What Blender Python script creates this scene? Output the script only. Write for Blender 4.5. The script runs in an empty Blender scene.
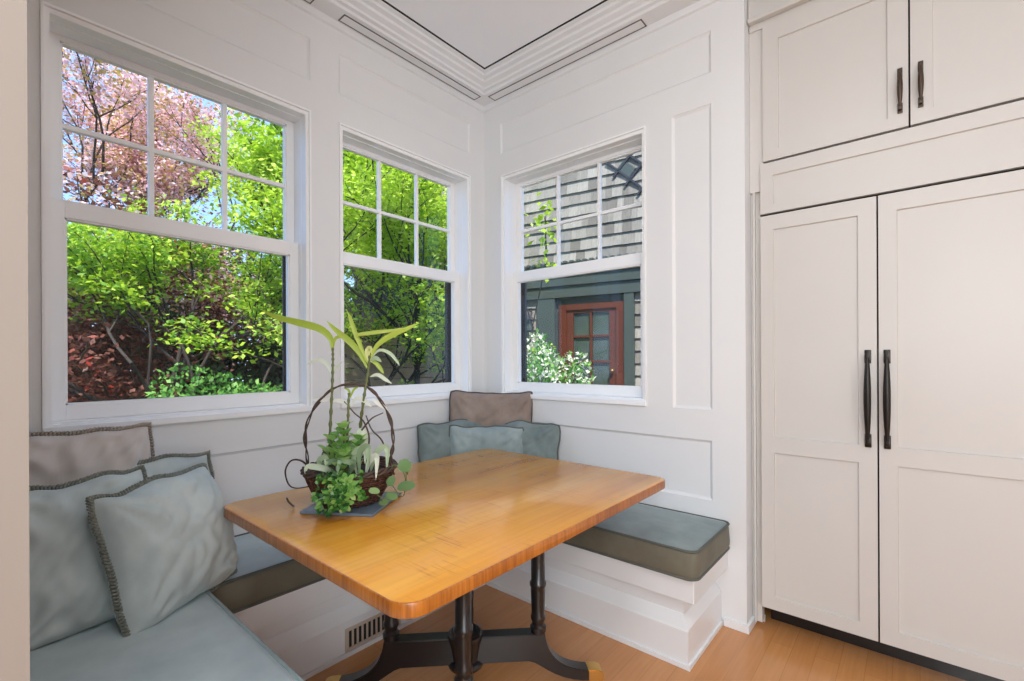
import bpy, bmesh, math, random
import numpy as np
from mathutils import Vector, Matrix, noise, Quaternion

scene = bpy.context.scene
COL = scene.collection
PI = math.pi
RNG = random.Random(7)

# ------------------------------------------------------------------ helpers
class MB:
    """collects verts / faces (optionally with a material slot per face)"""
    def __init__(s):
        s.v = []; s.f = []; s.m = []
    def add(s, vs, fs, mi=0):
        n = len(s.v)
        s.v += [tuple(p) for p in vs]
        s.f += [tuple(i + n for i in q) for q in fs]
        s.m += [mi] * len(fs)
        return s
    def box(s, a, b, T=None, mi=0):
        x0, y0, z0 = a; x1, y1, z1 = b
        vs = [(x0,y0,z0),(x1,y0,z0),(x1,y1,z0),(x0,y1,z0),(x0,y0,z1),(x1,y0,z1),(x1,y1,z1),(x0,y1,z1)]
        if T: vs = [T(*p) for p in vs]
        return s.add(vs, [(0,3,2,1),(4,5,6,7),(0,1,5,4),(1,2,6,5),(2,3,7,6),(3,0,4,7)], mi)
    def bevbox(s, a, b, r, T=None, mi=0, seg=2):
        """box with rounded edges"""
        bm = bmesh.new()
        vs = [bm.verts.new(p) for p in [(a[0],a[1],a[2]),(b[0],a[1],a[2]),(b[0],b[1],a[2]),(a[0],b[1],a[2]),(a[0],a[1],b[2]),(b[0],a[1],b[2]),(b[0],b[1],b[2]),(a[0],b[1],b[2])]]
        for q in [(0,3,2,1),(4,5,6,7),(0,1,5,4),(1,2,6,5),(2,3,7,6),(3,0,4,7)]: bm.faces.new([vs[i] for i in q])
        bmesh.ops.bevel(bm, geom=bm.edges[:], offset=r, segments=seg, profile=.6, affect='EDGES')
        bm.verts.index_update()
        P = [v.co[:] for v in bm.verts]
        if T: P = [T(*p) for p in P]
        s.add(P, [[v.index for v in f.verts] for f in bm.faces], mi); bm.free()
        return s
    def tube(s, pts, rad, n=8, closed=False, mi=0, cap=True, up=None):
        pts = [Vector(p) for p in pts]
        N = len(pts)
        R = rad if hasattr(rad, '__len__') else [rad] * N
        prev = None; base = len(s.v); vs = []
        for i, p in enumerate(pts):
            if closed: t = pts[(i+1) % N] - pts[i-1]
            else: t = pts[min(i+1, N-1)] - pts[max(i-1, 0)]
            if t.length < 1e-9: t = Vector((0,0,1))
            t.normalize()
            if prev is None:
                a = Vector((0,0,1)) if abs(t.z) < .9 else Vector((1,0,0))
                u = t.cross(a).normalized()
            else:
                u = prev - t * prev.dot(t)
                u = u.normalized() if u.length > 1e-6 else t.orthogonal().normalized()
            prev = u; w = t.cross(u)
            for k in range(n):
                a = 2*PI*k/n
                vs.append(p + (u*math.cos(a) + w*math.sin(a)) * R[i])
        fs = []
        for i in range(N if closed else N-1):
            for k in range(n):
                a = i*n+k; b = i*n+(k+1) % n; j = (i+1) % N
                fs.append((a, b, j*n+(k+1) % n, j*n+k))
        if not closed and cap:
            fs.append(tuple(range(n))[::-1]); fs.append(tuple((N-1)*n+k for k in range(n)))
        return s.add(vs, fs, mi)
    def lathe(s, prof, c=(0,0,0), n=24, mi=0):
        vs = []; fs = []
        for r, z in prof:
            for k in range(n):
                a = 2*PI*k/n
                vs.append((c[0]+r*math.cos(a), c[1]+r*math.sin(a), c[2]+z))
        for i in range(len(prof)-1):
            for k in range(n):
                fs.append((i*n+k, i*n+(k+1) % n, (i+1)*n+(k+1) % n, (i+1)*n+k))
        fs.append(tuple(range(n))[::-1]); fs.append(tuple((len(prof)-1)*n+k for k in range(n)))
        return s.add(vs, fs, mi)
    def build(s, name, mat, parent=None, smooth=False, angle=None, recalc=True):
        me = bpy.data.meshes.new(name)
        me.from_pydata(s.v, [], s.f)
        mats = mat if isinstance(mat, (list, tuple)) else [mat]
        for m in mats: me.materials.append(m)
        if len(mats) > 1: me.polygons.foreach_set('material_index', s.m)
        if recalc:
            bm = bmesh.new(); bm.from_mesh(me)
            bmesh.ops.recalc_face_normals(bm, faces=bm.faces[:]); bm.to_mesh(me); bm.free()
        if smooth or angle:
            me.polygons.foreach_set('use_smooth', [True]*len(me.polygons))
            if angle:
                try: me.set_sharp_from_angle(angle=math.radians(angle))
                except Exception: pass
        me.update()
        o = bpy.data.objects.new(name, me); COL.objects.link(o)
        if parent is not None: put(o, parent)
        return o

def put(o, parent):
    o.parent = parent
    o.matrix_parent_inverse = parent_world(parent).inverted()
def parent_world(p):
    m = p.matrix_basis.copy()
    if p.parent: m = parent_world(p.parent) @ p.matrix_parent_inverse @ m
    return m
def empty(name, loc=(0,0,0), label=None, cat=None, group=None, kind=None):
    o = bpy.data.objects.new(name, None); COL.objects.link(o); o.location = loc
    o.empty_display_size = .1
    return tag(o, label, cat, group, kind)
def tag(o, label=None, cat=None, group=None, kind=None):
    if label: o['label'] = label
    if cat: o['category'] = cat
    if group: o['group'] = group
    if kind: o['kind'] = kind
    return o
def st(o):
    o['kind'] = 'structure'; return o

# ------------------------------------------------------------------ materials
def srgb(r, g, b):
    f = lambda c: c/12.92 if c <= .04045 else ((c+.055)/1.055)**2.4
    return (f(r/255), f(g/255), f(b/255), 1)
class NT:
    def __init__(s, name):
        s.m = bpy.data.materials.new(name); s.m.use_nodes = True
        s.t = s.m.node_tree; s.t.nodes.clear()
        s.out = s.n('ShaderNodeOutputMaterial')
    def n(s, kind, **kw):
        x = s.t.nodes.new(kind)
        for k, v in kw.items():
            if k.startswith('i_'):
                key = k[2:]
                key = int(key) if key.isdigit() else key.replace('_', ' ')
                x.inputs[key].default_value = v
            else: setattr(x, k, v)
        return x
    def l(s, a, b): s.t.links.new(a, b)
    def ramp(s, fac, stops):
        r = s.n('ShaderNodeValToRGB'); e = r.color_ramp.elements
        while len(e) < len(stops): e.new(.5)
        for k, (p, c) in enumerate(stops): e[k].position = p; e[k].color = c
        s.l(fac, r.inputs[0]); return r.outputs[0]
    def coord(s, scale=(1,1,1), rot=(0,0,0), which='Object'):
        c = s.n('ShaderNodeTexCoord'); m = s.n('ShaderNodeMapping')
        m.inputs['Scale'].default_value = scale; m.inputs['Rotation'].default_value = rot
        s.l(c.outputs[which], m.inputs[0]); return m.outputs[0]
    def noise(s, vec, scale, detail=4, rough=.55):
        x = s.n('ShaderNodeTexNoise'); x.inputs['Scale'].default_value = scale
        x.inputs['Detail'].default_value = detail; x.inputs['Roughness'].default_value = rough
        s.l(vec, x.inputs['Vector']); return x.outputs[0]
    def bump(s, h, strength, dist=.01):
        b = s.n('ShaderNodeBump'); b.inputs['Strength'].default_value = strength
        b.inputs['Distance'].default_value = dist; s.l(h, b.inputs['Height']); return b.outputs[0]
    def mix(s, fac, a, b, mode='MIX'):
        x = s.n('ShaderNodeMix', data_type='RGBA', blend_type=mode)
        for sock, val in ((x.inputs[0], fac), (x.inputs[6], a), (x.inputs[7], b)):
            if hasattr(val, 'is_linked'): s.l(val, sock)
            else: sock.default_value = val
        return x.outputs[2]
    def pbr(s, color, rough=.5, normal=None, **kw):
        p = s.n('ShaderNodeBsdfPrincipled')
        if hasattr(color, 'is_linked'): s.l(color, p.inputs['Base Color'])
        else: p.inputs['Base Color'].default_value = color
        if hasattr(rough, 'is_linked'): s.l(rough, p.inputs['Roughness'])
        else: p.inputs['Roughness'].default_value = rough
        if normal is not None: s.l(normal, p.inputs['Normal'])
        for k, v in kw.items(): p.inputs[k.replace('_', ' ')].default_value = v
        s.l(p.outputs[0], s.out.inputs[0]); return p

def plain(name, col, rough=.5, bump=0, bscale=40, var=.03, **kw):
    t = NT(name); c = t.coord()
    nz = t.noise(c, bscale, 3)
    lo = tuple(x*(1-var) for x in col[:3]) + (1,); hi = tuple(min(1, x*(1+var)) for x in col[:3]) + (1,)
    nz2 = t.noise(c, 3.0, 2)
    t.pbr(t.ramp(nz2, [(.3, lo), (.7, hi)]), rough, t.bump(nz, bump, .004) if bump else None, **kw)
    return t.m

M = {}
M['wall'] = plain('white_paint', (.765,.775,.785,1), .42, .02, 60, .01)
M['trim'] = plain('white_gloss_trim', (.79,.805,.825,1), .3, 0, 30, .01)
M['ceiling'] = plain('ceiling_paint', (.88,.91,.95,1), .6, 0, 30, .01)
M['jamb'] = plain('wall_paint_dim_beige', srgb(132,121,112), .6, 0, 30, .02)  # dim warm kitchen light put into the near wall's colour
M['cabinet'] = plain('cabinet_paint', srgb(205,202,198), .38, .01, 80, .01)
M['cabinet_gap'] = plain('dark_gap', (.02,.018,.016,1), .7)
M['vinyl'] = plain('window_white', (.90,.91,.92,1), .3, 0, 30, .01)
M['slot'] = plain('slot_gap_grey', (.14,.135,.13,1), .6)
M['bronze'] = plain('dark_bronze', (.028,.024,.021,1), .38, .05, 120, .2, Metallic=.6)
M['bronze_brown'] = plain('brown_bronze', (.075,.05,.036,1), .42, .05, 120, .2, Metallic=.5)
M['blackpaint'] = plain('black_lacquer', (.012,.011,.012,1), .28, 0, 30, .1, Coat_Weight=.4)
M['brass'] = plain('brass', (.75,.48,.16,1), .25, 0, 30, .05, Metallic=1.0)
M['screenframe'] = plain('dark_screen_frame', (.03,.027,.025,1), .5)
M['grille'] = plain('grille_paint', srgb(205,190,176), .45)
M['slate'] = plain('blue_slate', (.12,.16,.21,1), .3, .3, 60, .25)
M['soil'] = plain('potting_soil', (.03,.02,.014,1), .9, .8, 90, .4)
M['bark'] = plain('grey_brown_bark', (.075,.055,.042,1), .85, .6, 40, .35)
M['barkdark'] = plain('dark_bark', (.04,.03,.027,1), .85, .6, 40, .35)
M['twig'] = plain('vine_twig', (.06,.036,.026,1), .7, .4, 120, .4)
M['fence'] = plain('weathered_fence', srgb(160,140,120), .8, .3, 30, .25)
M['ground'] = plain('garden_soil_ground', srgb(92,82,60), .9, .5, 8, .4)
M['porch'] = plain('grey_green_porch_paint', srgb(66,75,71), .5, 0, 20, .08)
M['reddoor'] = plain('red_brown_stain', srgb(90,45,31), .4, .05, 30, .12)
M['lantern'] = plain('lantern_black', (.03,.03,.035,1), .4)
M['taupe'] = None

def fabric(name, col, hi, scale=420, rough=.85, sheen=.35, mott=5.0):
    t = NT(name); c = t.coord()
    big = t.noise(c, mott, 5, .6); fine = t.noise(c, scale, 2)
    base = t.ramp(big, [(.3, col), (.7, hi)])
    p = t.pbr(base, rough, t.bump(fine, .12, .002))
    p.inputs['Sheen Weight'].default_value = sheen; p.inputs['Sheen Roughness'].default_value = .4
    p.inputs['Sheen Tint'].default_value = (.8,.9,.92,1)
    return t.m
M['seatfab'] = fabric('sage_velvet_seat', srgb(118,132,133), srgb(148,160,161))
M['seatfab_lit'] = fabric('sage_velvet_seat_lit', srgb(168,184,188), srgb(194,207,210))  # same seat velvet, brightened in colour where more light falls
M['seatside_shade'] = fabric('sage_velvet_side_shaded', srgb(98,94,80), srgb(116,112,97), sheen=.15)  # warm dim shade of the cushion sides put into an olive tone
M['piping'] = fabric('dark_piping_cord', srgb(78,82,76), srgb(96,98,92), sheen=.1)
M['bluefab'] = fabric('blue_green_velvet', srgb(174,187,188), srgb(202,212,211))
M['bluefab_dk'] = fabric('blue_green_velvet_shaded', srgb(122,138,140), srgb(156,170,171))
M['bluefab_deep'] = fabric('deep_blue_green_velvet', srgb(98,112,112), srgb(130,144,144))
M['bluetrim'] = fabric('blue_grey_braid', srgb(92,98,92), srgb(150,152,142), 200, .9, .1, 160)
M['taupefab'] = fabric('taupe_silk', srgb(196,188,183), srgb(208,201,196), 420, .6)
M['taupetrim'] = fabric('taupe_braid', srgb(120,110,100), srgb(190,178,166), 200, .9, .1, 160)
M['brownfab'] = fabric('brown_velvet', srgb(122,106,97), srgb(158,143,134))
M['browntrim'] = fabric('brown_cord', srgb(62,50,44), srgb(88,74,66), 200, .9, .1, 160)

def wood_top():
    t = NT('honey_maple_tabletop')
    boards = t.noise(t.coord((7, .45, 1)), 1.0, 3, .5)
    grain = t.noise(t.coord((60, 2.2, 40)), 1.0, 4, .6)
    curl = t.noise(t.coord((8, 120, 30)), 1.0, 3, .65)
    blot = t.noise(t.coord((2.5, 2.0, 1)), 1.6, 3, .6)
    a = t.ramp(boards, [(.25, srgb(208,132,40)), (.5, srgb(229,158,54)), (.75, srgb(240,180,86))])
    b = t.ramp(grain, [(.35, (.80,.76,.70,1)), (.6, (1,1,1,1))])
    c = t.mix(.55, a, b, 'MULTIPLY')
    d = t.ramp(curl, [(.30, (.52,.36,.22,1)), (.44, (1,1,1,1))])
    mask = t.ramp(blot, [(.42, (0,0,0,1)), (.62, (1,1,1,1))])
    e = t.n('ShaderNodeMix', data_type='RGBA', blend_type='MULTIPLY')
    t.l(t.mix(1.0, mask, (.75,.75,.75,1), 'MULTIPLY'), e.inputs[0]); t.l(c, e.inputs[6]); t.l(d, e.inputs[7])
    p = t.pbr(e.outputs[2], .26)
    p.inputs['Coat Weight'].default_value = .35; p.inputs['Coat Roughness'].default_value = .12
    return t.m
M['tabletop'] = wood_top()
def wood_edge():
    t = NT('maple_end_edge')
    g = t.noise(t.coord((90, 90, 2)), 1.0, 4, .7); b = t.noise(t.coord((5, 5, 1)), 1.0, 2)
    c = t.mix(.8, t.ramp(b, [(.3, srgb(168,96,30)), (.7, srgb(196,122,46))]), t.ramp(g, [(.35, (.45,.34,.25,1)), (.6, (1,1,1,1))]), 'MULTIPLY')
    t.pbr(c, .3, None, Coat_Weight=.3, Coat_Roughness=.15); return t.m
M['tableedge'] = wood_edge()

def wood_floor():
    t = NT('oak_plank_floor')
    co = t.coord((1, 1, 1), (0, 0, PI/2))
    br = t.n('ShaderNodeTexBrick', offset=.37, squash=1.0)
    br.inputs['Scale'].default_value = 1.0; br.inputs['Mortar Size'].default_value = .0012
    br.inputs['Brick Width'].default_value = 1.15; br.inputs['Row Height'].default_value = .083
    br.inputs['Color1'].default_value = srgb(200,140,86); br.inputs['Color2'].default_value = srgb(207,149,95)
    br.inputs['Mortar'].default_value = srgb(188,129,78)
    t.l(co, br.inputs['Vector'])
    g = t.noise(t.coord((60, 3, 1)), 1.0, 4, .6)
    gr = t.ramp(g, [(.3, (.84,.80,.75,1)), (.65, (1,1,1,1))])
    c = t.mix(.7, br.outputs[0], gr, 'MULTIPLY')
    t.pbr(c, .24, None, Coat_Weight=.25, Coat_Roughness=.12)
    return t.m
M['floor'] = wood_floor()

def glass():
    t = NT('window_glass')
    tr = t.n('ShaderNodeBsdfTransparent'); tr.inputs[0].default_value = (.97,.985,.975,1)
    gl = t.n('ShaderNodeBsdfGlossy'); gl.inputs['Roughness'].default_value = .0
    lw = t.n('ShaderNodeLayerWeight'); lw.inputs['Blend'].default_value = .5
    pw = t.n('ShaderNodeMath', operation='POWER'); t.l(lw.outputs['Facing'], pw.inputs[0]); pw.inputs[1].default_value = 5
    fr = t.n('ShaderNodeMath', operation='MULTIPLY_ADD'); t.l(pw.outputs[0], fr.inputs[0]); fr.inputs[1].default_value = .8; fr.inputs[2].default_value = .03
    mx = t.n('ShaderNodeMixShader'); t.l(fr.outputs[0], mx.inputs[0]); t.l(tr.outputs[0], mx.inputs[1]); t.l(gl.outputs[0], mx.inputs[2])
    t.l(mx.outputs[0], t.out.inputs[0]); return t.m
M['glass'] = glass()
def screen():
    t = NT('insect_screen_mesh')
    tr = t.n('ShaderNodeBsdfTransparent'); d = t.n('ShaderNodeBsdfDiffuse'); d.inputs[0].default_value = (.03,.03,.03,1)
    mx = t.n('ShaderNodeMixShader'); mx.inputs[0].default_value = .08
    t.l(tr.outputs[0], mx.inputs[1]); t.l(d.outputs[0], mx.inputs[2]); t.l(mx.outputs[0], t.out.inputs[0]); return t.m
M['screen'] = screen()

def leaf(name, stops, transl=.45, rough=.5):
    t = NT(name)
    a = t.n('ShaderNodeAttribute', attribute_name='rnd')
    c = t.ramp(a.outputs['Fac'], stops)
    p = t.n('ShaderNodeBsdfPrincipled'); t.l(c, p.inputs['Base Color']); p.inputs['Roughness'].default_value = rough
    tl = t.n('ShaderNodeBsdfTranslucent'); t.l(c, tl.inputs[0])
    mx = t.n('ShaderNodeMixShader'); mx.inputs[0].default_value = transl
    t.l(p.outputs[0], mx.inputs[1]); t.l(tl.outputs[0], mx.inputs[2]); t.l(mx.outputs[0], t.out.inputs[0])
    return t.m
M['lf_maple'] = leaf('maple_leaf_green', [(0, srgb(112,150,26)), (.4, srgb(168,202,44)), (.8, srgb(202,228,76)), (1, srgb(224,240,120))])
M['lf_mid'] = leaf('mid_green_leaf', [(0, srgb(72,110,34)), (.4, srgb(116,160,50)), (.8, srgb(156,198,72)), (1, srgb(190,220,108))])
M['lf_dark'] = leaf('dark_green_leaf', [(0, srgb(28,48,26)), (.5, srgb(54,84,44)), (1, srgb(92,128,64))])
M['lf_shrub'] = leaf('shrub_leaf', [(0, srgb(48,96,40)), (.5, srgb(86,146,62)), (1, srgb(146,196,96))])
M['lf_red'] = leaf('red_maple_leaf', [(0, srgb(70,34,34)), (.5, srgb(112,66,58)), (.85, srgb(150,96,80)), (1, srgb(176,60,48))])
M['lf_cherry'] = leaf('cherry_blossom', [(0, srgb(226,150,162)), (.4, srgb(246,198,204)), (.75, srgb(252,224,224)), (1, srgb(255,244,240))], .55)
M['lf_bronze'] = leaf('young_bronze_leaf', [(0, srgb(150,120,64)), (.5, srgb(186,160,84)), (1, srgb(206,180,120))])
M['lf_white'] = leaf('white_blossom', [(0, srgb(190,200,160)), (.5, srgb(222,226,200)), (1, srgb(240,240,226))], .25)
M['lf_jade'] = leaf('jade_leaf', [(0, srgb(112,168,84)), (.5, srgb(160,204,112)), (1, srgb(198,226,148))], .35, .3)
M['lf_trail'] = leaf('trailing_leaf', [(0, srgb(28,72,34)), (.5, srgb(62,122,50)), (1, srgb(136,180,84))], .25, .35)
M['lf_varieg'] = leaf('variegated_leaf', [(0, srgb(120,150,110)), (.5, srgb(190,205,170)), (1, srgb(230,232,215))], .3, .4)
M['lf_pothos'] = leaf('round_grey_green_leaf', [(0, srgb(92,122,84)), (.5, srgb(122,156,98)), (1, srgb(160,188,124))], .25, .35)
M['lf_blade'] = leaf('lucky_bamboo_blade', [(0, srgb(150,176,52)), (.5, srgb(188,204,84)), (1, srgb(226,226,150))], .4, .35)
M['lf_pale'] = leaf('pale_blade', [(0, srgb(214,222,196)), (1, srgb(246,246,238))], .4, .35)
M['cane'] = plain('bamboo_cane', srgb(92,98,54), .45, .1, 60, .25)

def shingles():
    t = NT('weathered_cedar_shingle')
    a = t.n('ShaderNodeAttribute', attribute_name='rnd')
    base = t.ramp(a.outputs['Fac'], [(0, srgb(112,107,100)), (.5, srgb(140,135,127)), (1, srgb(162,156,147))])
    g = t.noise(t.coord((55, 55, 3)), 1.0, 4, .7)
    c = t.mix(.8, base, t.ramp(g, [(.3, (.66,.64,.62,1)), (.65, (1,1,1,1))]), 'MULTIPLY')
    t.pbr(c, .85, t.bump(g, .4, .01)); return t.m
M['shingle'] = shingles()
M['doorglass'] = plain('dark_door_glass', (.05,.07,.06,1), .06, 0, 6, .4)
def wicker():
    t = NT('dark_wicker')
    c = t.coord()
    w = t.n('ShaderNodeTexWave', wave_type='BANDS', bands_direction='Z'); w.inputs['Scale'].default_value = 40; w.inputs['Distortion'].default_value = 3
    w.inputs['Detail'].default_value = 2
    t.l(c, w.inputs['Vector']); nz = t.noise(c, 60, 3)
    cc = t.mix(nz, t.ramp(w.outputs[1], [(.2, srgb(48,30,24)), (.8, srgb(120,78,58))]), srgb(92,56,44))
    t.pbr(cc, .6, t.bump(w.outputs[1], .8, .01)); return t.m
M['wicker'] = wicker()

# ------------------------------------------------------------------ room shell
ZT, ZB = 2.463, 1.008           # window openings
W1 = (-2.145, -1.214); W2 = (-1.066, -.132); W3 = (.157, 1.169)
CEIL = 3.03; SOFF = 2.965
WE = 1.645                       # free end of the window wall
NEAR = -2.277                    # inner face of the near wall

def panel_wall(name, T, u0, u1, z0, z1, holes, panels, thick, mat):
    """flat wall with window holes (reveals through it) and recessed panels with sloped sides"""
    mb = MB(); D = .011; S = .013
    rects = holes + panels
    us = sorted({u0, u1} | {r[0] for r in rects} | {r[1] for r in rects})
    zs = sorted({z0, z1} | {r[2] for r in rects} | {r[3] for r in rects})
    def inside(rs, u, z): return any(r[0] < u < r[1] and r[2] < z < r[3] for r in rs)
    for i in range(len(us)-1):
        for j in range(len(zs)-1):
            uc, zc = (us[i]+us[i+1])/2, (zs[j]+zs[j+1])/2
            q = [(us[i],zs[j]),(us[i+1],zs[j]),(us[i+1],zs[j+1]),(us[i],zs[j+1])]
            if inside(holes, uc, zc): continue
            if not inside(panels, uc, zc): mb.add([T(u,0,z) for u,z in q], [(0,1,2,3)])
            mb.add([T(u,thick,z) for u,z in q], [(3,2,1,0)])
    for a,b,c,d in holes:
        q = [(a,c),(b,c),(b,d),(a,d)]
        mb.add([T(u,0,z) for u,z in q]+[T(u,thick,z) for u,z in q], [(0,1,5,4),(1,2,6,5),(2,3,7,6),(3,0,4,7)])
    for a,b,c,d in panels:
        q = [(a,c),(b,c),(b,d),(a,d)]; r = [(a+S,c+S),(b-S,c+S),(b-S,d-S),(a+S,d-S)]
        k = [(a+.004,c+.004),(b-.004,c+.004),(b-.004,d-.004),(a+.004,d-.004)]
        mb.add([T(u,0,z) for u,z in q]+[T(u,.005,z) for u,z in k]+[T(u,D,z) for u,z in r],
               [(0,1,5,4),(1,2,6,5),(2,3,7,6),(3,0,4,7),(4,5,9,8),(5,6,10,9),(6,7,11,10),(7,4,8,11),(8,9,10,11)])
    q = [(u0,z0),(u1,z0),(u1,z1),(u0,z1)]
    mb.add([T(u,0,z) for u,z in q]+[T(u,thick,z) for u,z in q], [(0,1,5,4),(1,2,6,5),(2,3,7,6),(3,0,4,7)])
    return st(mb.build(name, mat))

TL = lambda u, d, z: (-d, u, z)       # left wall, room at x>0
TR = lambda u, d, z: (u, d, z)        # right wall, room at y<0
TH = .20
panel_wall('wall_left', TL, -2.6, TH, -.2, 3.2,
    [(W1[0],W1[1],ZB,ZT),(W2[0],W2[1],ZB,ZT)],
    [(W1[0],W1[1],2.61,2.815),(W2[0],W2[1],2.61,2.815),(-2.2,-.06,.571,.857)], TH, M['wall'])
panel_wall('wall_right', TR, 0, WE, -.2, 3.2,
    [(W3[0],W3[1],ZB,ZT)],
    [(.15,1.498,2.61,2.812),(1.306,1.498,1.003,2.464),(.06,1.497,.571,.857)], TH, M['wall'])
# pier side and rest of the shell
mb = MB().box((WE-.12,TH,-.2),(WE,.78,3.2)); mb.box((WE-.12,.78,-.2),(5.6,.9,3.2)); st(mb.build('wall_fridge_side', M['wall']))
st(MB().box((0,NEAR-.115,-.2),(WE,NEAR,3.2)).build('wall_near', M['jamb']))
mb = MB().box((-.2,-5.6,-.2),(0,-2.6,3.2)); mb.box((-.2,-5.7,-.2),(5.7,-5.6,3.2)); mb.box((5.6,-5.7,-.2),(5.7,.9,3.2)); st(mb.build('wall_kitchen', M['wall']))
st(MB().box((-.2,-5.7,-.12),(5.7,.9,0)).build('floor', M['floor']))
mb = MB().box((.243,-5.6,CEIL),(5.6,-.243,CEIL+.17))
mb.box((-.45,-6.0,3.2),(6.0,.35,3.3)); mb.box((1.5,.35,3.2),(6.0,1.0,3.3)); st(mb.build('ceiling', M['ceiling']))
# coffer crown along both window walls: soffit, stepped moulding, shadow gap
prof = [(0,3.2),(0,SOFF-.035),(.012,SOFF-.03),(.016,SOFF),(.112,SOFF),(.118,SOFF+.012),(.138,SOFF+.014),(.142,SOFF+.026),(.170,SOFF+.034),(.176,SOFF+.046),(.2,SOFF+.05),(.206,SOFF+.061),(.222,SOFF+.063),(.225,CEIL+.002),(.225,CEIL+.06),(.225,3.2)]
def crown(name, T, u0, m0, u1, m1):
    vs = [T(u0 + m0*d, d, z) for d, z in prof] + [T(u1 + m1*d, d, z) for d, z in prof]
    n = len(prof); fs = [(i, i+1, n+i+1, n+i) for i in range(n-1)] + [tuple(range(n)), tuple(range(n,2*n))]
    return st(MB().add(vs, fs).build(name, M['trim']))
crown('trim_1', lambda u,d,z: (d,u,z), NEAR, 0, 0, -1)
crown('trim_2', lambda u,d,z: (u,-d,z), 0, 1, WE, 0)
mb = MB().box((.2255,NEAR,CEIL+.004),(.2425,-.2255,CEIL+.07)); mb.box((.2425,-.2425,CEIL+.0042),(WE,-.2255,CEIL+.07)); st(mb.build('trim_gap_shade', M['cabinet_gap']))  # dark strips fill the gap, its shadow put into the colour
# near wall far side lining + pier baseboards
mb = MB(); mb.box((1.548,-.012,.0005),(WE+.0121,-.0002,.035)); mb.box((WE+.0002,-.0002,.0006),(WE+.012,.16,.0352)); st(mb.build('baseboard_right', M['trim']))
# narrow slot strips in the soffit
def slot(name_label, T, u0, u1, d0, d1):
    r = empty('ceiling_slot', T((u0+u1)/2, (d0+d1)/2, SOFF), name_label, 'ceiling slot', 'dark edged slots in the ceiling soffit')
    w = .006
    f = MB()
    for a,b,c,d in ((u0,u1,d0,d0+w),(u0,u1,d1-w,d1),(u0,u0+w,d0+w,d1-w),(u1-w,u1,d0+w,d1-w)):
        f.box((a,c,SOFF-.0025),(b,d,SOFF+.001), lambda u,dd,z: T(u,dd,z))
    f.build('slot_frame', M['slot'], r)
    MB().box((u0+w,d0+w,SOFF-.0015),(u1-w,d1-w,SOFF+.001), lambda u,dd,z: T(u,dd,z)).build('slot_cover', M['trim'], r)
slot('narrow ceiling slot with dark outline above the second window from the pink tree', lambda u,d,z: (d,u,z), -1.083, -.117, .026, .088)
slot('narrow ceiling slot above the largest window, cut off by the top of the photo', lambda u,d,z: (d,u,z), -2.2, -1.225, .026, .088)
slot('narrow ceiling slot with dark outline above the window facing the shingled house', lambda u,d,z: (u,-d,z), .123, 1.188, .021, .087)

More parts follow.
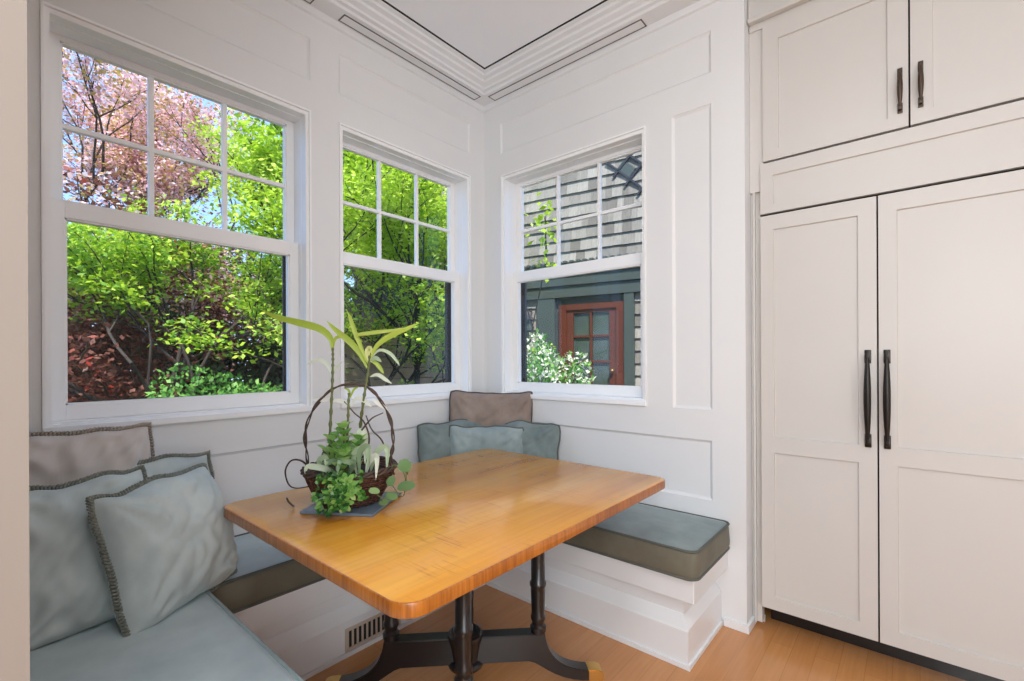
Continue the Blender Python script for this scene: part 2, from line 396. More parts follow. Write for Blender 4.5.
# ------------------------------------------------------------------ windows
def window(name, T, u0, u1):
    W = u1 - u0; H = ZT - ZB
    t = lambda u, d, z: T(u0+u, d, ZB+z)
    root = st(empty(name, T((u0+u1)/2, .09, ZB)))
    def ring(mb, o0, o1, d0, d1, za=0, zb=H, bot=None, top=None, ua=0, ub=W):
        """rectangular ring of four boards between offsets o0..o1"""
        b = o1 - o0 if bot is None else bot; tp = o1 - o0 if top is None else top
        mb.box((ua+o0,d0,za+o0),(ua+o1,d1,zb-o0),t); mb.box((ub-o1,d0,za+o0),(ub-o0,d1,zb-o0),t)
        mb.box((ua+o1,d0,za+o0),(ub-o1,d1,za+o0+b),t); mb.box((ua+o1,d0,zb-o0-tp),(ub-o1,d1,zb-o0),t)
    m = MB(); ring(m, .0005, .009, -.007, .02); ring(m, .009, .0235, .004, .055); ring(m, .0235, .0245, .05, .19); m.box((.0235,.005,H-.027),(W-.0235,.052,H-.0235),t); m.box((.0245,.052,H-.030),(W-.0245,.119,H-.0245),t)
    fr = m.build('window_frame', M['vinyl'], root)
    m = MB(); m.bevbox((0,-.016,-.006),(W,.085,.02), .004, t); m.box((.012,.02,.02),(W-.012,.19,.03),t); m.build('window_sill', M['vinyl'], root)
    # lower sash, inner track
    def sash(nm, d0, d1, za, zb, off, st_, bot, top, gd, mun=False):
        m = MB()
        m.bevbox((off,d0,za),(off+st_,d1,zb),.003,t); m.bevbox((W-off-st_,d0,za),(W-off,d1,zb),.003,t)
        m.bevbox((off+st_-.001,d0,za),(W-off-st_+.001,d1,za+bot),.003,t); m.bevbox((off+st_-.001,d0,zb-top),(W-off-st_+.001,d1,zb),.003,t)
        a,b,c,d = off+st_, W-off-st_, za+bot, zb-top
        k = .006
        for p,q in (((a,d0+.006,c),(a+k,d1-.006,d)),((b-k,d0+.006,c),(b,d1-.006,d)),((a,d0+.006,c),(b,d1-.006,c+k)),((a,d0+.006,d-k),(b,d1-.006,d))): m.box(p,q,t)
        s = m.build(nm, M['vinyl'], root)
        MB().add([t(a,gd,c),t(b,gd,c),t(b,gd,d),t(a,gd,d)],[(0,1,2,3)]).build('glass_pane', M['glass'], s)
        if mun:
            g = MB(); w = .010
            for i in (1,2):
                u = a+(b-a)*i/3; g.bevbox((u-w,gd-.011,c),(u+w,gd+.011,d),.004,t)
            z = (c+d)/2 + .0; g.bevbox((a,gd-.0105,z-w),(b,gd+.0105,z+w),.004,t)
            g.build('muntin_grid', M['vinyl'], s)
        return (a,b,c,d)
    a,b,c,d = sash('lower_sash', .08, .118, .030, .820, .025, .042, .054, .064, .098)
    sash('upper_sash', .124, .161, .765, H-.022, .025, .036, .036, .026, .146, True)
    # half screen outside the lower sash
    m = MB(); w = .012
    lo, hi = .03, .80
    for p,q in (((.05,.168,lo),(.05+w,.178,hi)),((W-.05-w,.168,lo),(W-.05,.178,hi)),((.05,.168,lo+.03),(W-.05,.178,lo+.03+w)),((.05,.168,hi-w-.01),(W-.05,.178,hi))): m.box(p,q,t)
    m.box((.024,.166,.03),(.055,.195,.80),t); m.box((W-.055,.166,.03),(W-.024,.195,.80),t)
    s = m.build('screen_frame', M['screenframe'], root)
    MB().add([t(.05,.173,lo),t(W-.05,.173,lo),t(W-.05,.173,hi),t(.05,.173,hi)],[(0,1,2,3)]).build('insect_screen', M['screen'], s)
window('window_1', TL, *W1)
window('window_2', TL, *W2)
window('window_3', TR, *W3)

# ------------------------------------------------------------------ benches (banquette)
BX, BY = .42, -.44          # front faces of the two wall benches
SEAT = .373
def bench(label, T, u0, u1, depth, end=False, vent=None):
    """built-in bench: u along the wall, d away from the wall"""
    G = 0.004
    T0 = T; T = lambda u,d,z: T0(u,max(d,G),z)
    r = empty('banquette_bench', T((u0+u1)/2, depth/2, 0), label, 'bench', 'built in benches round the table')
    e = .028 if end else 0
    MB().bevbox((u0,.0,.272),(u1,depth,SEAT),.004,T).build('seat_board', M['trim'], r)
    MB().box((u0,.0,.16),(u1-e-.03*bool(end),depth-.045,.275),T).build('recessed_band', M['trim'], r)
    # base box with a sloped ledge on top
    a, b = u0, u1-e; d1 = depth-.012
    q = [(a,0),(b,0),(b,d1),(a,d1)]; s = .034 if end else 0
    k = [(a,0),(b-s,0),(b-s,d1-.03),(a,d1-.03)]
    m = MB(); m.add([T(u,d,0) for u,d in q]+[T(u,d,.148) for u,d in q]+[T(u,d,.156) for u,d in [(x,(y-.006 if y else 0)) for x,y in q]]+[T(u,d,.2) for u,d in k],
        [(0,1,2,3)]+[tuple(i+o for i in f) for o in (0,4,8) for f in ((0,1,5,4),(1,2,6,5),(2,3,7,6),(3,0,4,7))]+[(12,13,14,15)])
    m.build('base_box', M['trim'], r)
    m = MB(); m.box((a,d1-.004,.0005),(b+.0092*bool(end),d1+.009,.018),T)
    if end: m.box((b-.004,0,.001),(b+.009,d1-.004,.0185),T)
    m.build('shoe_moulding', M['trim'], r)
    if vent:
        va, vb, z0, z1 = vent; d = d1
        g = MB(); n = 11; w = (vb-va)
        g.box((va,d,z0),(vb,d+.004,z0+.014),T); g.box((va,d,z1-.014),(vb,d+.004,z1),T)
        for i in range(n+1):
            c = va + .012 + (w-.024)*i/n
            g.box((c-.0045 if i else va, d, z0+.012),(c+.0045 if i < n else vb, d+.004, z1-.012),T)
        vg = g.build('vent_grille', M['grille'], r)
        MB().box((va+.006,d,z0+.006),(vb-.006,d+.001,z1-.006),T).build('vent_opening', M['cabinet_gap'], vg)
TBL = lambda u,d,z: (d,u,z)
TBR = lambda u,d,z: (u,-d,z)
TBN = lambda u,d,z: (u,NEAR+d,z)
bench('white panelled bench under the two garden windows with a floor vent grille', TBL, NEAR+.475, BY, BX, vent=(-1.278,-1.0,.02,.118))
bench('white panelled bench with an open end beside the tall white cabinet', TBR, .004, 1.563, -BY, True)
bench('white panelled bench nearest the beige wall edge, mostly under its cushion', TBN, 0, 1.56, .465)

def cushion(label, x0, x1, y0, y1, z0, z1, seed, sides, top='seatfab', pipe='piping'):
    cx, cy = (x0+x1)/2, (y0+y1)/2
    r = empty('seat_cushion', (cx,cy,z0), label, 'cushion', 'fitted bench seat cushions')
    hx, hy, hz = (x1-x0)/2, (y1-y0)/2, (z1-z0)/2
    R = .02; nx, ny = max(8, int(hx*2/.02)), max(8, int(hy*2/.02)); nz = 6
    bm = bmesh.new(); grid = {}
    def vert(i,j,k):
        key=(i,j,k)
        if key in grid: return grid[key]
        p = Vector((hx*(2*i/nx-1), hy*(2*j/ny-1), hz*(2*k/nz-1)))
        rc = .035
        # round in plan, then in section
        inner = Vector((max(-hx+rc,min(hx-rc,p.x)), max(-hy+rc,min(hy-rc,p.y)), 0)); d = Vector((p.x,p.y,0))-inner
        if d.length > rc: d = d.normalized()*rc
        q = Vector((inner.x+d.x, inner.y+d.y, p.z))
        u,v = p.x/hx, p.y/hy
        if k == nz:
            q.z += .010*(1-u**4)*(1-v**4)
            q.z += .006*noise.noise(Vector((q.x*5+seed, q.y*5, 1)))*(1-u**8)*(1-v**8)
            w = noise.noise(Vector((q.x*14+seed, q.y*3.5, 4)))
            q.z += .0022*max(0,w)*(1-u**8)*(1-v**8)*3
        elif 0 < k < nz:
            b = 1-abs(2*k/nz-1)**2
            n = .006*b + .004*noise.noise(Vector((q.x*6+seed,q.y*6,q.z*20)))
            if abs(u) > .99: q.x += math.copysign(n, u)
            if abs(v) > .99: q.y += math.copysign(n, v)
        if k in (0,nz) and (i in (0,nx) or j in (0,ny)): q.x *= 1-.003; q.y *= 1-.003
        grid[key] = bm.verts.new(q + Vector((cx,cy,z0+hz))); return grid[key]
    def quad(a,b,c,d,mi):
        f = bm.faces.new([vert(*a),vert(*b),vert(*c),vert(*d)]); f.material_index = mi; f.smooth = True
    for i in range(nx):
        for j in range(ny):
            quad((i,j,nz),(i+1,j,nz),(i+1,j+1,nz),(i,j+1,nz),0); quad((i,j+1,0),(i+1,j+1,0),(i+1,j,0),(i,j,0),0)
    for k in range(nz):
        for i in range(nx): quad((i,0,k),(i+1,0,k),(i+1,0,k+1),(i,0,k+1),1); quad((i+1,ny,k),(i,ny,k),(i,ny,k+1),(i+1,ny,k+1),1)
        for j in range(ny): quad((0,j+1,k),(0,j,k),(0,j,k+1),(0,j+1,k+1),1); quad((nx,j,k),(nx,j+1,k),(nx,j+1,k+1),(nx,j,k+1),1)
    me = bpy.data.meshes.new('cushion_body'); bm.normal_update(); bm.to_mesh(me); bm.free()
    me.materials.append(M[top]); me.materials.append(M['seatside_shade'])
    o = bpy.data.objects.new('cushion_body', me); COL.objects.link(o); put(o, r)
    # piping cords round the top and bottom edge
    m = MB()
    for zz in (z1-.001, z0+.004):
        pts = []; rc = .035
        for (px,py,a0) in ((x1-rc,y1-rc,0),(x0+rc,y1-rc,90),(x0+rc,y0+rc,180),(x1-rc,y0+rc,270)):
            for s in range(5):
                a = math.radians(a0+s*22.5); pts.append((px+rc*math.cos(a), py+rc*math.sin(a), zz+.001*math.sin(px*20+s)))
        dense = []
        for i,p in enumerate(pts):
            q = pts[(i+1)%len(pts)]; L = math.dist(p,q); n = max(1,int(L/.05))
            for s in range(n): dense.append(tuple(p[c]+(q[c]-p[c])*s/n for c in range(3)))
        m.tube(dense, .0058, 8, closed=True)
    m.build('piping', M[pipe], r, smooth=True)
    return r
ZC = .49
cushion('grey green velvet seat cushion on the bench under the two garden windows', .004, BX+.012, -1.812, -.005, SEAT+.001, ZC, 3.1, None, 'seatfab_lit')
cushion('grey green velvet seat cushion with sides toned as shade on the open ended bench', BX+.02, 1.578, -.462, -.006, SEAT+.001, ZC-.002, 8.2, None)
cushion('lit-toned grey green seat cushion under the cluster of pillows nearest the beige wall edge', .006, 1.545, NEAR+.006, -1.80, SEAT+.001, ZC+.004, 5.7, None, 'seatfab_lit', 'bluefab_dk')

# ------------------------------------------------------------------ pillows
def pillow(label, group, c, right, up, w, h, t, fab, trim, fringe, seed, slump=0.0, name='throw_pillow'):
    right = Vector(right).normalized(); up = Vector(up); up = (up - right*up.dot(right)).normalized(); nrm = right.cross(up)
    c = Vector(c)
    r = empty(name, c - up*h/2, label, 'pillow', group)
    N = 44
    def P(u, v, side):
        # outline: concave edges, pointed corners
        ex = 1 - .05*(1-v*v)*abs(u)**3; ey = 1 - .05*(1-u*u)*abs(v)**3
        cr = 1-.05*(u*u*v*v)**2; x = u*ex*cr*w/2; y = v*ey*cr*h/2
        prof = max(0, (1-abs(u)**3.0))**.46 * max(0, (1-abs(v)**3.0))**.46
        z = side*t/2*prof
        # radial creases from corners and dents from gravity
        ang = 0
        for sx,sy in ((1,1),(1,-1),(-1,1),(-1,-1)):
            dx, dy = u-sx, v-sy; rr = math.hypot(dx,dy); th = math.atan2(dy,dx)
            ang += math.sin(th*14+seed*3+sx*2+sy)*math.exp(-((rr-.5)/.38)**2)*.0062
        n1 = noise.noise(Vector((u*1.9+seed, v*1.9, side*3)))*.016
        n2 = noise.noise(Vector((u*4.2+seed*2, v*3.2+u*1.5, side*5)))*.011
        q_ = u*.8+v*.6; n3 = (1-abs(noise.noise(Vector((q_*1.6+seed, (v-u)*3.6+seed, side*2)))))**4*.008
        z += side*(ang+n1+n2-n3)*min(1, prof*1.6)
        y -= slump*(1-abs(v))*0
        z += side*slump*prof*(-v*.5)
        x += .006*noise.noise(Vector((v*3,seed,side*0+1)))*abs(u); y += .006*noise.noise(Vector((u*3,seed+5,2)))*abs(v)
        # soft sag of the upper edge
        y -= (v > 0)*v*.02*noise.noise(Vector((u*1.7+seed,9,0)))
        return c + right*x + up*y + nrm*z
    m = MB(); 
    for side in (1,-1):
        vs = [P(2*i/N-1, 2*j/N-1, side) for j in range(N+1) for i in range(N+1)]
        fs = [(j*(N+1)+i, j*(N+1)+i+1, (j+1)*(N+1)+i+1, (j+1)*(N+1)+i) for j in range(N) for i in range(N)]
        if side < 0: fs = [q[::-1] for q in fs]
        m.add(vs, fs)
    o = m.build('pillow_cover', fab, r, smooth=True, recalc=False)
    loop = []
    K = 60
    for a,b in (((-1,-1),(1,-1)),((1,-1),(1,1)),((1,1),(-1,1)),((-1,1),(-1,-1))):
        for s in range(K):
            f = s/K; loop.append(P(a[0]+(b[0]-a[0])*f, a[1]+(b[1]-a[1])*f, 0))
    m = MB()
    if fringe:
        # braided gimp: two twisted cords and small loops
        out = []
        n = len(loop)
        cen = sum(loop, Vector())/n
        rr = random.Random(seed)
        for ph in (0, PI):
            pts = []
            for i in range(n*3):
                f = i/3; i0 = int(f) % n; i1 = (i0+1) % n; p = loop[i0].lerp(loop[i1], f-int(f))
                outv = (p-cen).normalized(); a = i*2*PI/8 + ph
                j = .8+.4*rr.random()
                pts.append(p + outv*(.005+.0062*math.cos(a)*j) + nrm*.0062*math.sin(a)*j)
            m.tube(pts, .0036, 5, closed=True)
    else:
        m.tube(loop, .0056, 7, closed=True)
    m.build('braided_trim' if fringe else 'corded_trim', trim, r, smooth=True)
    return r
gL = 'pillows piled at the near end of the bench'; gC = 'pillows in the corner under the windows'
def frame_from(n, tilt, roll=0):
    """right/up vectors of a pillow whose face points along n (plan angle in degrees), leaning back by tilt, rolled in its plane"""
    a = math.radians(n); f = Vector((math.cos(a), math.sin(a), 0)); right = Vector((-math.sin(a), math.cos(a), 0))
    up = Vector((0,0,1))*math.cos(math.radians(tilt)) - f*math.sin(math.radians(tilt))
    ro = math.radians(roll)
    return right*math.cos(ro)+up*math.sin(ro), up*math.cos(ro)-right*math.sin(ro)
def pl(label, group, c, ang, tilt, roll, w, h, t, fab, trim, fringe, seed, slump=0):
    r, u = frame_from(ang, tilt, roll); pillow(label, group, c, r, u, w, h, t, M[fab], M[trim], fringe, seed, slump)
pl('taupe grey pillow with braided edge standing against the wall below the largest window', gL, (.11,-2.07,.76), 0, 4, 1.5, .42, .52, .15, 'taupefab', 'taupetrim', True, 1.3)
pl('blue green fringed pillow cut off by the beige wall edge', gL, (.41,-2.10,.695), 2, 17, 2, .35, .43, .17, 'bluefab', 'bluetrim', True, 2.7)
pl('blue green pillow mostly hidden behind the front pillow, only its top and outer edge showing', gL, (.165,-1.895,.69), 2, 6, 3, .43, .41, .13, 'bluefab', 'bluetrim', True, 4.1)
pl('front blue green square pillow with fringed side, nearest the table corner', gL, (.445,-1.89,.68), 33, 17, 1, .415, .41, .20, 'bluefab', 'bluetrim', True, 6.4)
pl('brown velvet corded pillow on top of the corner pile, leaning into the wall corner', gC, (.235,-.195,.83), -45, 6, -2, .53, .44, .12, 'brownfab', 'browntrim', False, 7.9)
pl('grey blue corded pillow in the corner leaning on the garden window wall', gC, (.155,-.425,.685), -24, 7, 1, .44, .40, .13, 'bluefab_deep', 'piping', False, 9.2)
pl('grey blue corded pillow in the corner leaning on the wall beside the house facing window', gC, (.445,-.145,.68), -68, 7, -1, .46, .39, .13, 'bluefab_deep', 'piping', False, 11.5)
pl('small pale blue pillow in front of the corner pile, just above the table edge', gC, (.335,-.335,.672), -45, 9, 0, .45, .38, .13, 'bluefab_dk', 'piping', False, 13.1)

# ------------------------------------------------------------------ table
TX0, TX1, TY0, TY1, TZ = .395, 1.451, -1.743, -.40, .75
CX, CY = .92, -1.07
table = empty('pedestal_table', (CX,CY,0), 'honey maple table with rounded corners on a black four column pedestal', 'table')
def rounded_slab(x0,x1,y0,y1,z0,z1,rc,re,n=10):
    def loop(ins, z):
        L = []
        for (px,py,a0) in ((x1-rc,y1-rc,0),(x0+rc,y1-rc,90),(x0+rc,y0+rc,180),(x1-rc,y0+rc,270)):
            for s in range(n+1):
                a = math.radians(a0+90*s/n); L.append((px+(rc-ins)*math.cos(a), py+(rc-ins)*math.sin(a), z))
        return L
    m = MB(); loops = [loop(re, z0), loop(re*.3, z0+re*.3), loop(0, z0+re)]+[loop(0, z1-re), loop(re*.3, z1-re*.3), loop(re, z1)]
    vs = [p for L in loops for p in L]; k = len(loops[0]); fs = []
    for i in range(len(loops)-1):
        for j in range(k): fs.append((i*k+j, i*k+(j+1)%k, (i+1)*k+(j+1)%k, (i+1)*k+j))
    fs.append(tuple(range(k))[::-1]); m.add(vs, fs, 1)
    m.f.append(tuple((len(loops)-1)*k+j for j in range(k))); m.m.append(0)
    return m
rounded_slab(TX0,TX1,TY0,TY1,TZ-.034,TZ,.06,.004).build('tabletop', [M['tabletop'], M['tableedge']], table, angle=35)
# frame under the top
m = MB(); m.bevbox((CX-.26,CY-.26,TZ-.06),(CX+.26,CY+.26,TZ-.0342),.006); m.build('top_block', M['blackpaint'], table)
colprof = [(.03,0),(.031,.02),(.024,.028),(.024,.04),(.029,.048),(.029,.06),(.025,.068),(.0265,.10),(.0285,.16),(.0285,.17),(.032,.176),(.032,.188),(.027,.194),(.0265,.30),(.0265,.40),(.028,.43),(.033,.436),(.033,.45),(.028,.456),(.028,.492)]
AR = .28
for k in range(4):
    a = PI/4 + k*PI/2; dx, dy = math.cos(a), math.sin(a)
    MB().lathe(colprof, (CX+AR*dx, CY+AR*dy, .20), 20).build('column', M['blackpaint'], table, angle=40)
    # sabre leg: side profile with a concave sweep, extruded
    def extr(prof, half, nm, mat, par):
        n = len(prof); bm = bmesh.new()
        L = [bm.verts.new((CX+dx*r-dy*half, CY+dy*r+dx*half, z)) for r,z in prof]
        Rr = [bm.verts.new((CX+dx*r+dy*half, CY+dy*r-dx*half, z)) for r,z in prof]
        bm.faces.new(L); bm.faces.new(Rr[::-1])
        for i in range(n): bm.faces.new((L[i],Rr[i],Rr[(i+1)%n],L[(i+1)%n]))
        bmesh.ops.recalc_face_normals(bm, faces=bm.faces[:])
        ed = [e for e in bm.edges if len({v in L for v in e.verts}) == 1]
        bmesh.ops.bevel(bm, geom=ed, offset=.003, segments=2, affect='EDGES')
        bm.verts.index_update(); m = MB(); m.add([v.co[:] for v in bm.verts],[[v.index for v in f.verts] for f in bm.faces]); bm.free()
        return m.build(nm, mat, par, angle=35)
    up = [(.03,.198),(.2,.198),(.303,.198),(.306,.178),(.311,.158),(.319,.138),(.330,.119),(.345,.101),(.364,.085),(.387,.072),(.413,.062),(.443,.055),(.476,.051)]
    dn = [(.476,.012),(.445,.013),(.41,.019),(.375,.029),(.342,.043),(.312,.060),(.286,.077),(.264,.090),(.243,.097),(.2,.098),(.03,.098)]
    lg = extr(up+dn, .027, 'leg', M['blackpaint'], table)
    cap = extr([(.470,.053),(.51,.050),(.526,.043),(.532,.03),(.530,.012),(.522,.001),(.49,.001),(.474,.007)], .0285, 'toe_cap', M['brass'], lg)
    tag(cap, 'brass toe cap')
hub = [(.02,.07),(.045,.072),(.05,.08),(.066,.086),(.069,.096),(.064,.106),(.052,.112),(.055,.135),(.06,.165),(.066,.185),(.069,.197),(.066,.207),(.058,.211),(.054,.206),(.03,.204),(.028,.225),(.012,.23)]
MB().lathe(hub, (CX,CY,0), 28).build('hub', M['blackpaint'], table, angle=40)

# ------------------------------------------------------------------ slate tile, basket and its plants
tile = MB().bevbox((-.125,-.125,0),(.125,.125,.009),.002)
o = tile.build('slate_tile', M['slate']); o.rotation_euler = (0,0,math.radians(33)); o.location = (.748,-1.435,TZ+.0005)
tag(o, 'blue grey square slate tile under the plant basket on the table', 'tile')
BC = Vector((.738,-1.443,TZ+.0105))
bk = empty('wicker_basket', BC, 'dark brown wicker basket with a twisted vine hoop handle, on a slate tile', 'basket')
m = MB()
prof = []
for i in range(17):
    f = i/16; prof.append((.092 + .058*f**.8 + (.0028 if i % 2 else -.0022), .115*f))
prof += [(.146,.117),(.136,.112),(.128,.09),(.1,.06)]
m.lathe(prof, BC, 40); body = m.build('basket_body', M['wicker'], bk, angle=60)
m = MB()
for k in range(22):   # uprights of the weave
    a = 2*PI*k/22; m.tube([(BC.x+(.094+.058*(z/.115)**.8)*math.cos(a+.12*math.sin(z*60)), BC.y+(.094+.058*(z/.115)**.8)*math.sin(a+.12*math.sin(z*60)), BC.z+z) for z in np.linspace(0,.115,9)], .0035, 5)
m.build('weave_stakes', M['wicker'], body, smooth=True)
m = MB()
for ph in range(3):   # plaited rim
    m.tube([(BC.x+(.149+.006*math.cos(a*9+ph*2.1))*math.cos(a), BC.y+(.149+.006*math.cos(a*9+ph*2.1))*math.sin(a), BC.z+.117+.007*math.sin(a*9+ph*2.1)) for a in np.linspace(0,2*PI,96)[:-1]], .0048, 6, closed=True)
m.build('basket_rim', M['twig'], bk, smooth=True)
MB().lathe([(.001,.094),(.06,.1),(.128,.096),(.129,.088),(.001,.086)], BC, 28).build('soil', M['soil'], bk, smooth=True)
A = Vector((.757,.653,0)); Fw = Vector((-.653,.757,0))      # across / along the basket
def bp(a, z, f=0): return BC + A*a + Fw*f + Vector((0,0,z))
def spline(pts, n=10):
    pts = [Vector(p) for p in pts]; P = [pts[0]*2-pts[1]] + pts + [pts[-1]*2-pts[-2]]; out = []
    for i in range(1, len(P)-2):
        for s in range(n):
            t = s/n; a,b,c,d = P[i-1:i+3]
            out.append(.5*((2*b)+(c-a)*t+(2*a-5*b+4*c-d)*t*t+(3*b-a-3*c+d)*t**3))
    out.append(pts[-1]); return out
m = MB()
hp = [bp(-.142,.09),bp(-.15,.16),bp(-.155,.24),bp(-.125,.32),bp(-.065,.385),bp(.0,.405),bp(.06,.395),bp(.105,.35),bp(.14,.28),bp(.15,.2),bp(.142,.15),bp(.148,.09)]
for ph in range(2):
    sp = spline(hp, 10); m.tube([p + A*.0036*math.cos(i*.4+ph*PI) + Fw*.0036*math.sin(i*.4+ph*PI) for i,p in enumerate(sp)], [.0033+.0009*math.sin(i*.4+ph) for i in range(len(sp))], 6)
m.build('hoop_handle', M['twig'], bk, smooth=True)
m = MB()
for pts in ([bp(-.14,.115),bp(-.17,.14),bp(-.205,.14),bp(-.225,.105),bp(-.215,.06),bp(-.19,.045),bp(-.145,.05)],
            [bp(-.12,.12,.03),bp(-.11,.165,.05),bp(-.095,.17,.06),bp(-.085,.135,.06)],
            [bp(.13,.13,.02),bp(.1,.2,.04),bp(.06,.24,.05),bp(.04,.29,.05)],
            [bp(.15,.13),bp(.18,.12),bp(.2,.09)],
            [bp(.02,.11),bp(.065,.2),bp(.05,.27),bp(.015,.305),bp(-.02,.345)],
            [bp(.04,.245),bp(.075,.285),bp(.115,.305)]):
    sp = spline(pts, 8); m.tube(sp, [.0036-.0018*i/len(sp) for i in range(len(sp))], 6)
m.build('loose_vine', M['twig'], bk, smooth=True)

def leaf_mesh(name, mat, items, parent=None, fold=.25, rng=None, pointy=True):
    """items: (pos, dir, normal, length, width). Each leaf 2 x 4 quads, folded on its midrib"""
    vs = []; fs = []; rnd = []
    rng = rng or RNG
    prof = [(0,.12),(.25,.8),(.5,1),(.78,.68),(1,.03)] if pointy else [(0,.25),(.18,.85),(.5,1),(.82,.85),(1,.25)]
    for (p,d,n,L,W) in items:
        p = Vector(p); d = Vector(d).normalized(); n = Vector(n); n = (n-d*n.dot(d)); n = n.normalized() if n.length>1e-5 else d.orthogonal().normalized()
        s = d.cross(n); b = len(vs); c = rng.random()
        for t,w in prof:
            q = p + d*L*t - n*L*.12*t*t
            vs += [q - s*W/2*w + n*W*fold*w*.5, q, q + s*W/2*w + n*W*fold*w*.5]
        for i in range(len(prof)-1):
            a = b+i*3; fs += [(a,a+1,a+4,a+3),(a+1,a+2,a+5,a+4)]; rnd += [c,c]
    me = bpy.data.meshes.new(name); me.from_pydata([tuple(v) for v in vs], [], fs); me.materials.append(mat)
    at = me.attributes.new('rnd','FLOAT','FACE'); at.data.foreach_set('value', rnd)
    me.polygons.foreach_set('use_smooth',[True]*len(fs)); me.update()
    o = bpy.data.objects.new(name, me); COL.objects.link(o)
    if parent is not None: put(o, parent)
    return o
def blade(pts, width):
    """long strap leaf: centre line with a width profile"""
    sp = spline(pts, 8); n = len(sp); vs = []; fs = []
    view = Vector((.7,-.7,.25)).normalized()
    for i,p in enumerate(sp):
        t = sp[min(i+1,n-1)]-sp[max(i-1,0)]; t.normalize(); s = t.cross(view).normalized()
        f = i/(n-1); w = width*(max(0,math.sin(PI*min(1,f*.95+.04)))**.8 if f < .98 else .05)
        nn = s.cross(t)
        vs += [p-s*w/2+nn*w*.15, p, p+s*w/2+nn*w*.15]
    for i in range(n-1):
        a = i*3; fs += [(a,a+1,a+4,a+3),(a+1,a+2,a+5,a+4)]
    return vs, fs
def blades(name, mat, lst, parent, col):
    """every strap leaf is a part of its own"""
    for k,(pts,w) in enumerate(lst):
        v,f = blade(pts,w)
        me = bpy.data.meshes.new(name); me.from_pydata([tuple(q) for q in v],[],f); me.materials.append(mat)
        me.attributes.new('rnd','FLOAT','FACE').data.foreach_set('value', [col[k % len(col)]]*len(f)); me.polygons.foreach_set('use_smooth',[True]*len(f)); me.update()
        o = bpy.data.objects.new(name, me); COL.objects.link(o); put(o, parent)
def cane(pts, r, parent):
    sp = spline(pts, 10); m = MB(); n = len(sp)
    m.tube(sp, [r*(1.4 if i % 3 == 0 else .9)*(1-.3*i/n) for i in range(n)], 8); return m.build('cane', M['cane'], parent, smooth=True)
def px(u, v, f=0):
    """helper for the basket plane: offsets (metres) from photo measurements of the plant, across and up"""
    return bp((u-350)*.003464, (500-v)*.003464*.985, f)
p1 = empty('lucky_bamboo', px(330,466), 'lucky bamboo cane with a long blade arching over the largest window, in the basket', 'plant', 'bamboo canes in the basket')
cane([px(330,470),px(330,430),px(332,390),px(333,362),px(333,344)], .0052, p1)
blades('leaf_blade', M['lf_blade'], [
    ([px(333,350),px(331,335),px(320,325),px(300,319),px(278,313),px(263,306)], .026),
    ([px(333,348),px(335,336),px(341,333),px(346,336)], .012)], p1, [.35,.5])
blades('pale_leaf', M['lf_pale'], [
    ([px(332,372),px(328,362),px(322,357),px(314,358),px(307,361)], .017),
    ([px(333,372),px(337,364),px(343,358)], .008),
    ([px(331,396),px(326,397),px(318,397),px(312,397)], .014)], p1, [.4,.1,.9])
p2 = empty('lucky_bamboo', px(364,470), 'tallest leafy lucky bamboo cane leaning over the middle of the basket handle', 'plant', 'bamboo canes in the basket')
cane([px(356,470,.02),px(358,430,.02),px(364,395),px(368,372),px(370,352)], .0052, p2)
blades('leaf_blade', M['lf_blade'], [
    ([px(369,362),px(362,345),px(356,330),px(351,315),px(348,308)], .016),
    ([px(368,366),px(360,350),px(350,338),px(337,327),px(327,317)], .022),
    ([px(370,356),px(378,342),px(392,332),px(408,325),px(420,319)], .020),
    ([px(363,338),px(356,332),px(375,329),px(392,327),px(404,324)], .014),
    ([px(369,358),px(368,350),px(370,345),px(374,352)], .020),
    ([px(369,357),px(376,360),px(381,366),px(384,371)], .015)], p2, [.45,.3,.5,.6,.9,.4])
blades('pale_leaf', M['lf_varieg'], [
    ([px(371,355),px(380,347),px(390,350),px(397,358),px(400,363)], .012),
    ([px(370,374),px(378,372),px(386,377),px(392,381)], .014),
    ([px(370,358),px(376,355),px(382,359)], .016)], p2, [.5,.8,.3])
p3 = empty('lucky_bamboo', px(350,470), 'short stubby lucky bamboo cane ending below the basket handle', 'plant', 'bamboo canes in the basket')
cane([px(349,470,-.03),px(350,440,-.03),px(350,415,-.02),px(351,390,-.02)], .0052, p3)
blades('leaf_blade', M['lf_blade'], [([px(351,396),px(349,388),px(344,385)], .008),([px(351,394),px(354,387),px(359,384)], .008)], p3, [.2,.3])
blades('pale_leaf', M['lf_pale'], [([px(351,404),px(345,400),px(338,398),px(330,399)], .016),([px(351,402),px(357,396),px(366,399),px(372,405)], .016),
    ([px(372,396),px(380,402),px(388,408)], .016)], p3, [.8,.6,.9])
# jade plant
rj = random.Random(5)
jd = empty('jade_plant', px(343,470), 'upright bright green succulent in the middle of the basket', 'plant')
m = MB(); items = []
for (a0,f0,h,lean) in ((-.03,-.03,.13,-.03),(-.005,-.05,.16,.0),(.015,-.02,.12,.03),(-.05,-.01,.08,-.04),(.0,-.08,.07,.01)):
    top = bp(a0+lean, .1+h, f0); m.tube(spline([bp(a0,.095,f0), bp(a0+lean*.4,.1+h*.5,f0), top], 6), .0035, 6)
    for k in range(int(h/.022)):
        z = .105+h*(k+1)/(h/.022); c = bp(a0+lean*(k/(h/.022)), z, f0)
        for q in range(4):
            an = k*.8+q*PI/2; d = A*math.cos(an)+Fw*math.sin(an)+Vector((0,0,.9)); items.append((c,d,Vector((0,0,1))-d*.2,.034+.014*rj.random(),.026+.008*rj.random()))
m.build('stem', M['cane'], jd, smooth=True); leaf_mesh('leaf', M['lf_jade'], items, jd, .15, rj, False)['label'] = 'fleshy rounded leaves'
jd.children[-1]['kind'] = 'stuff'
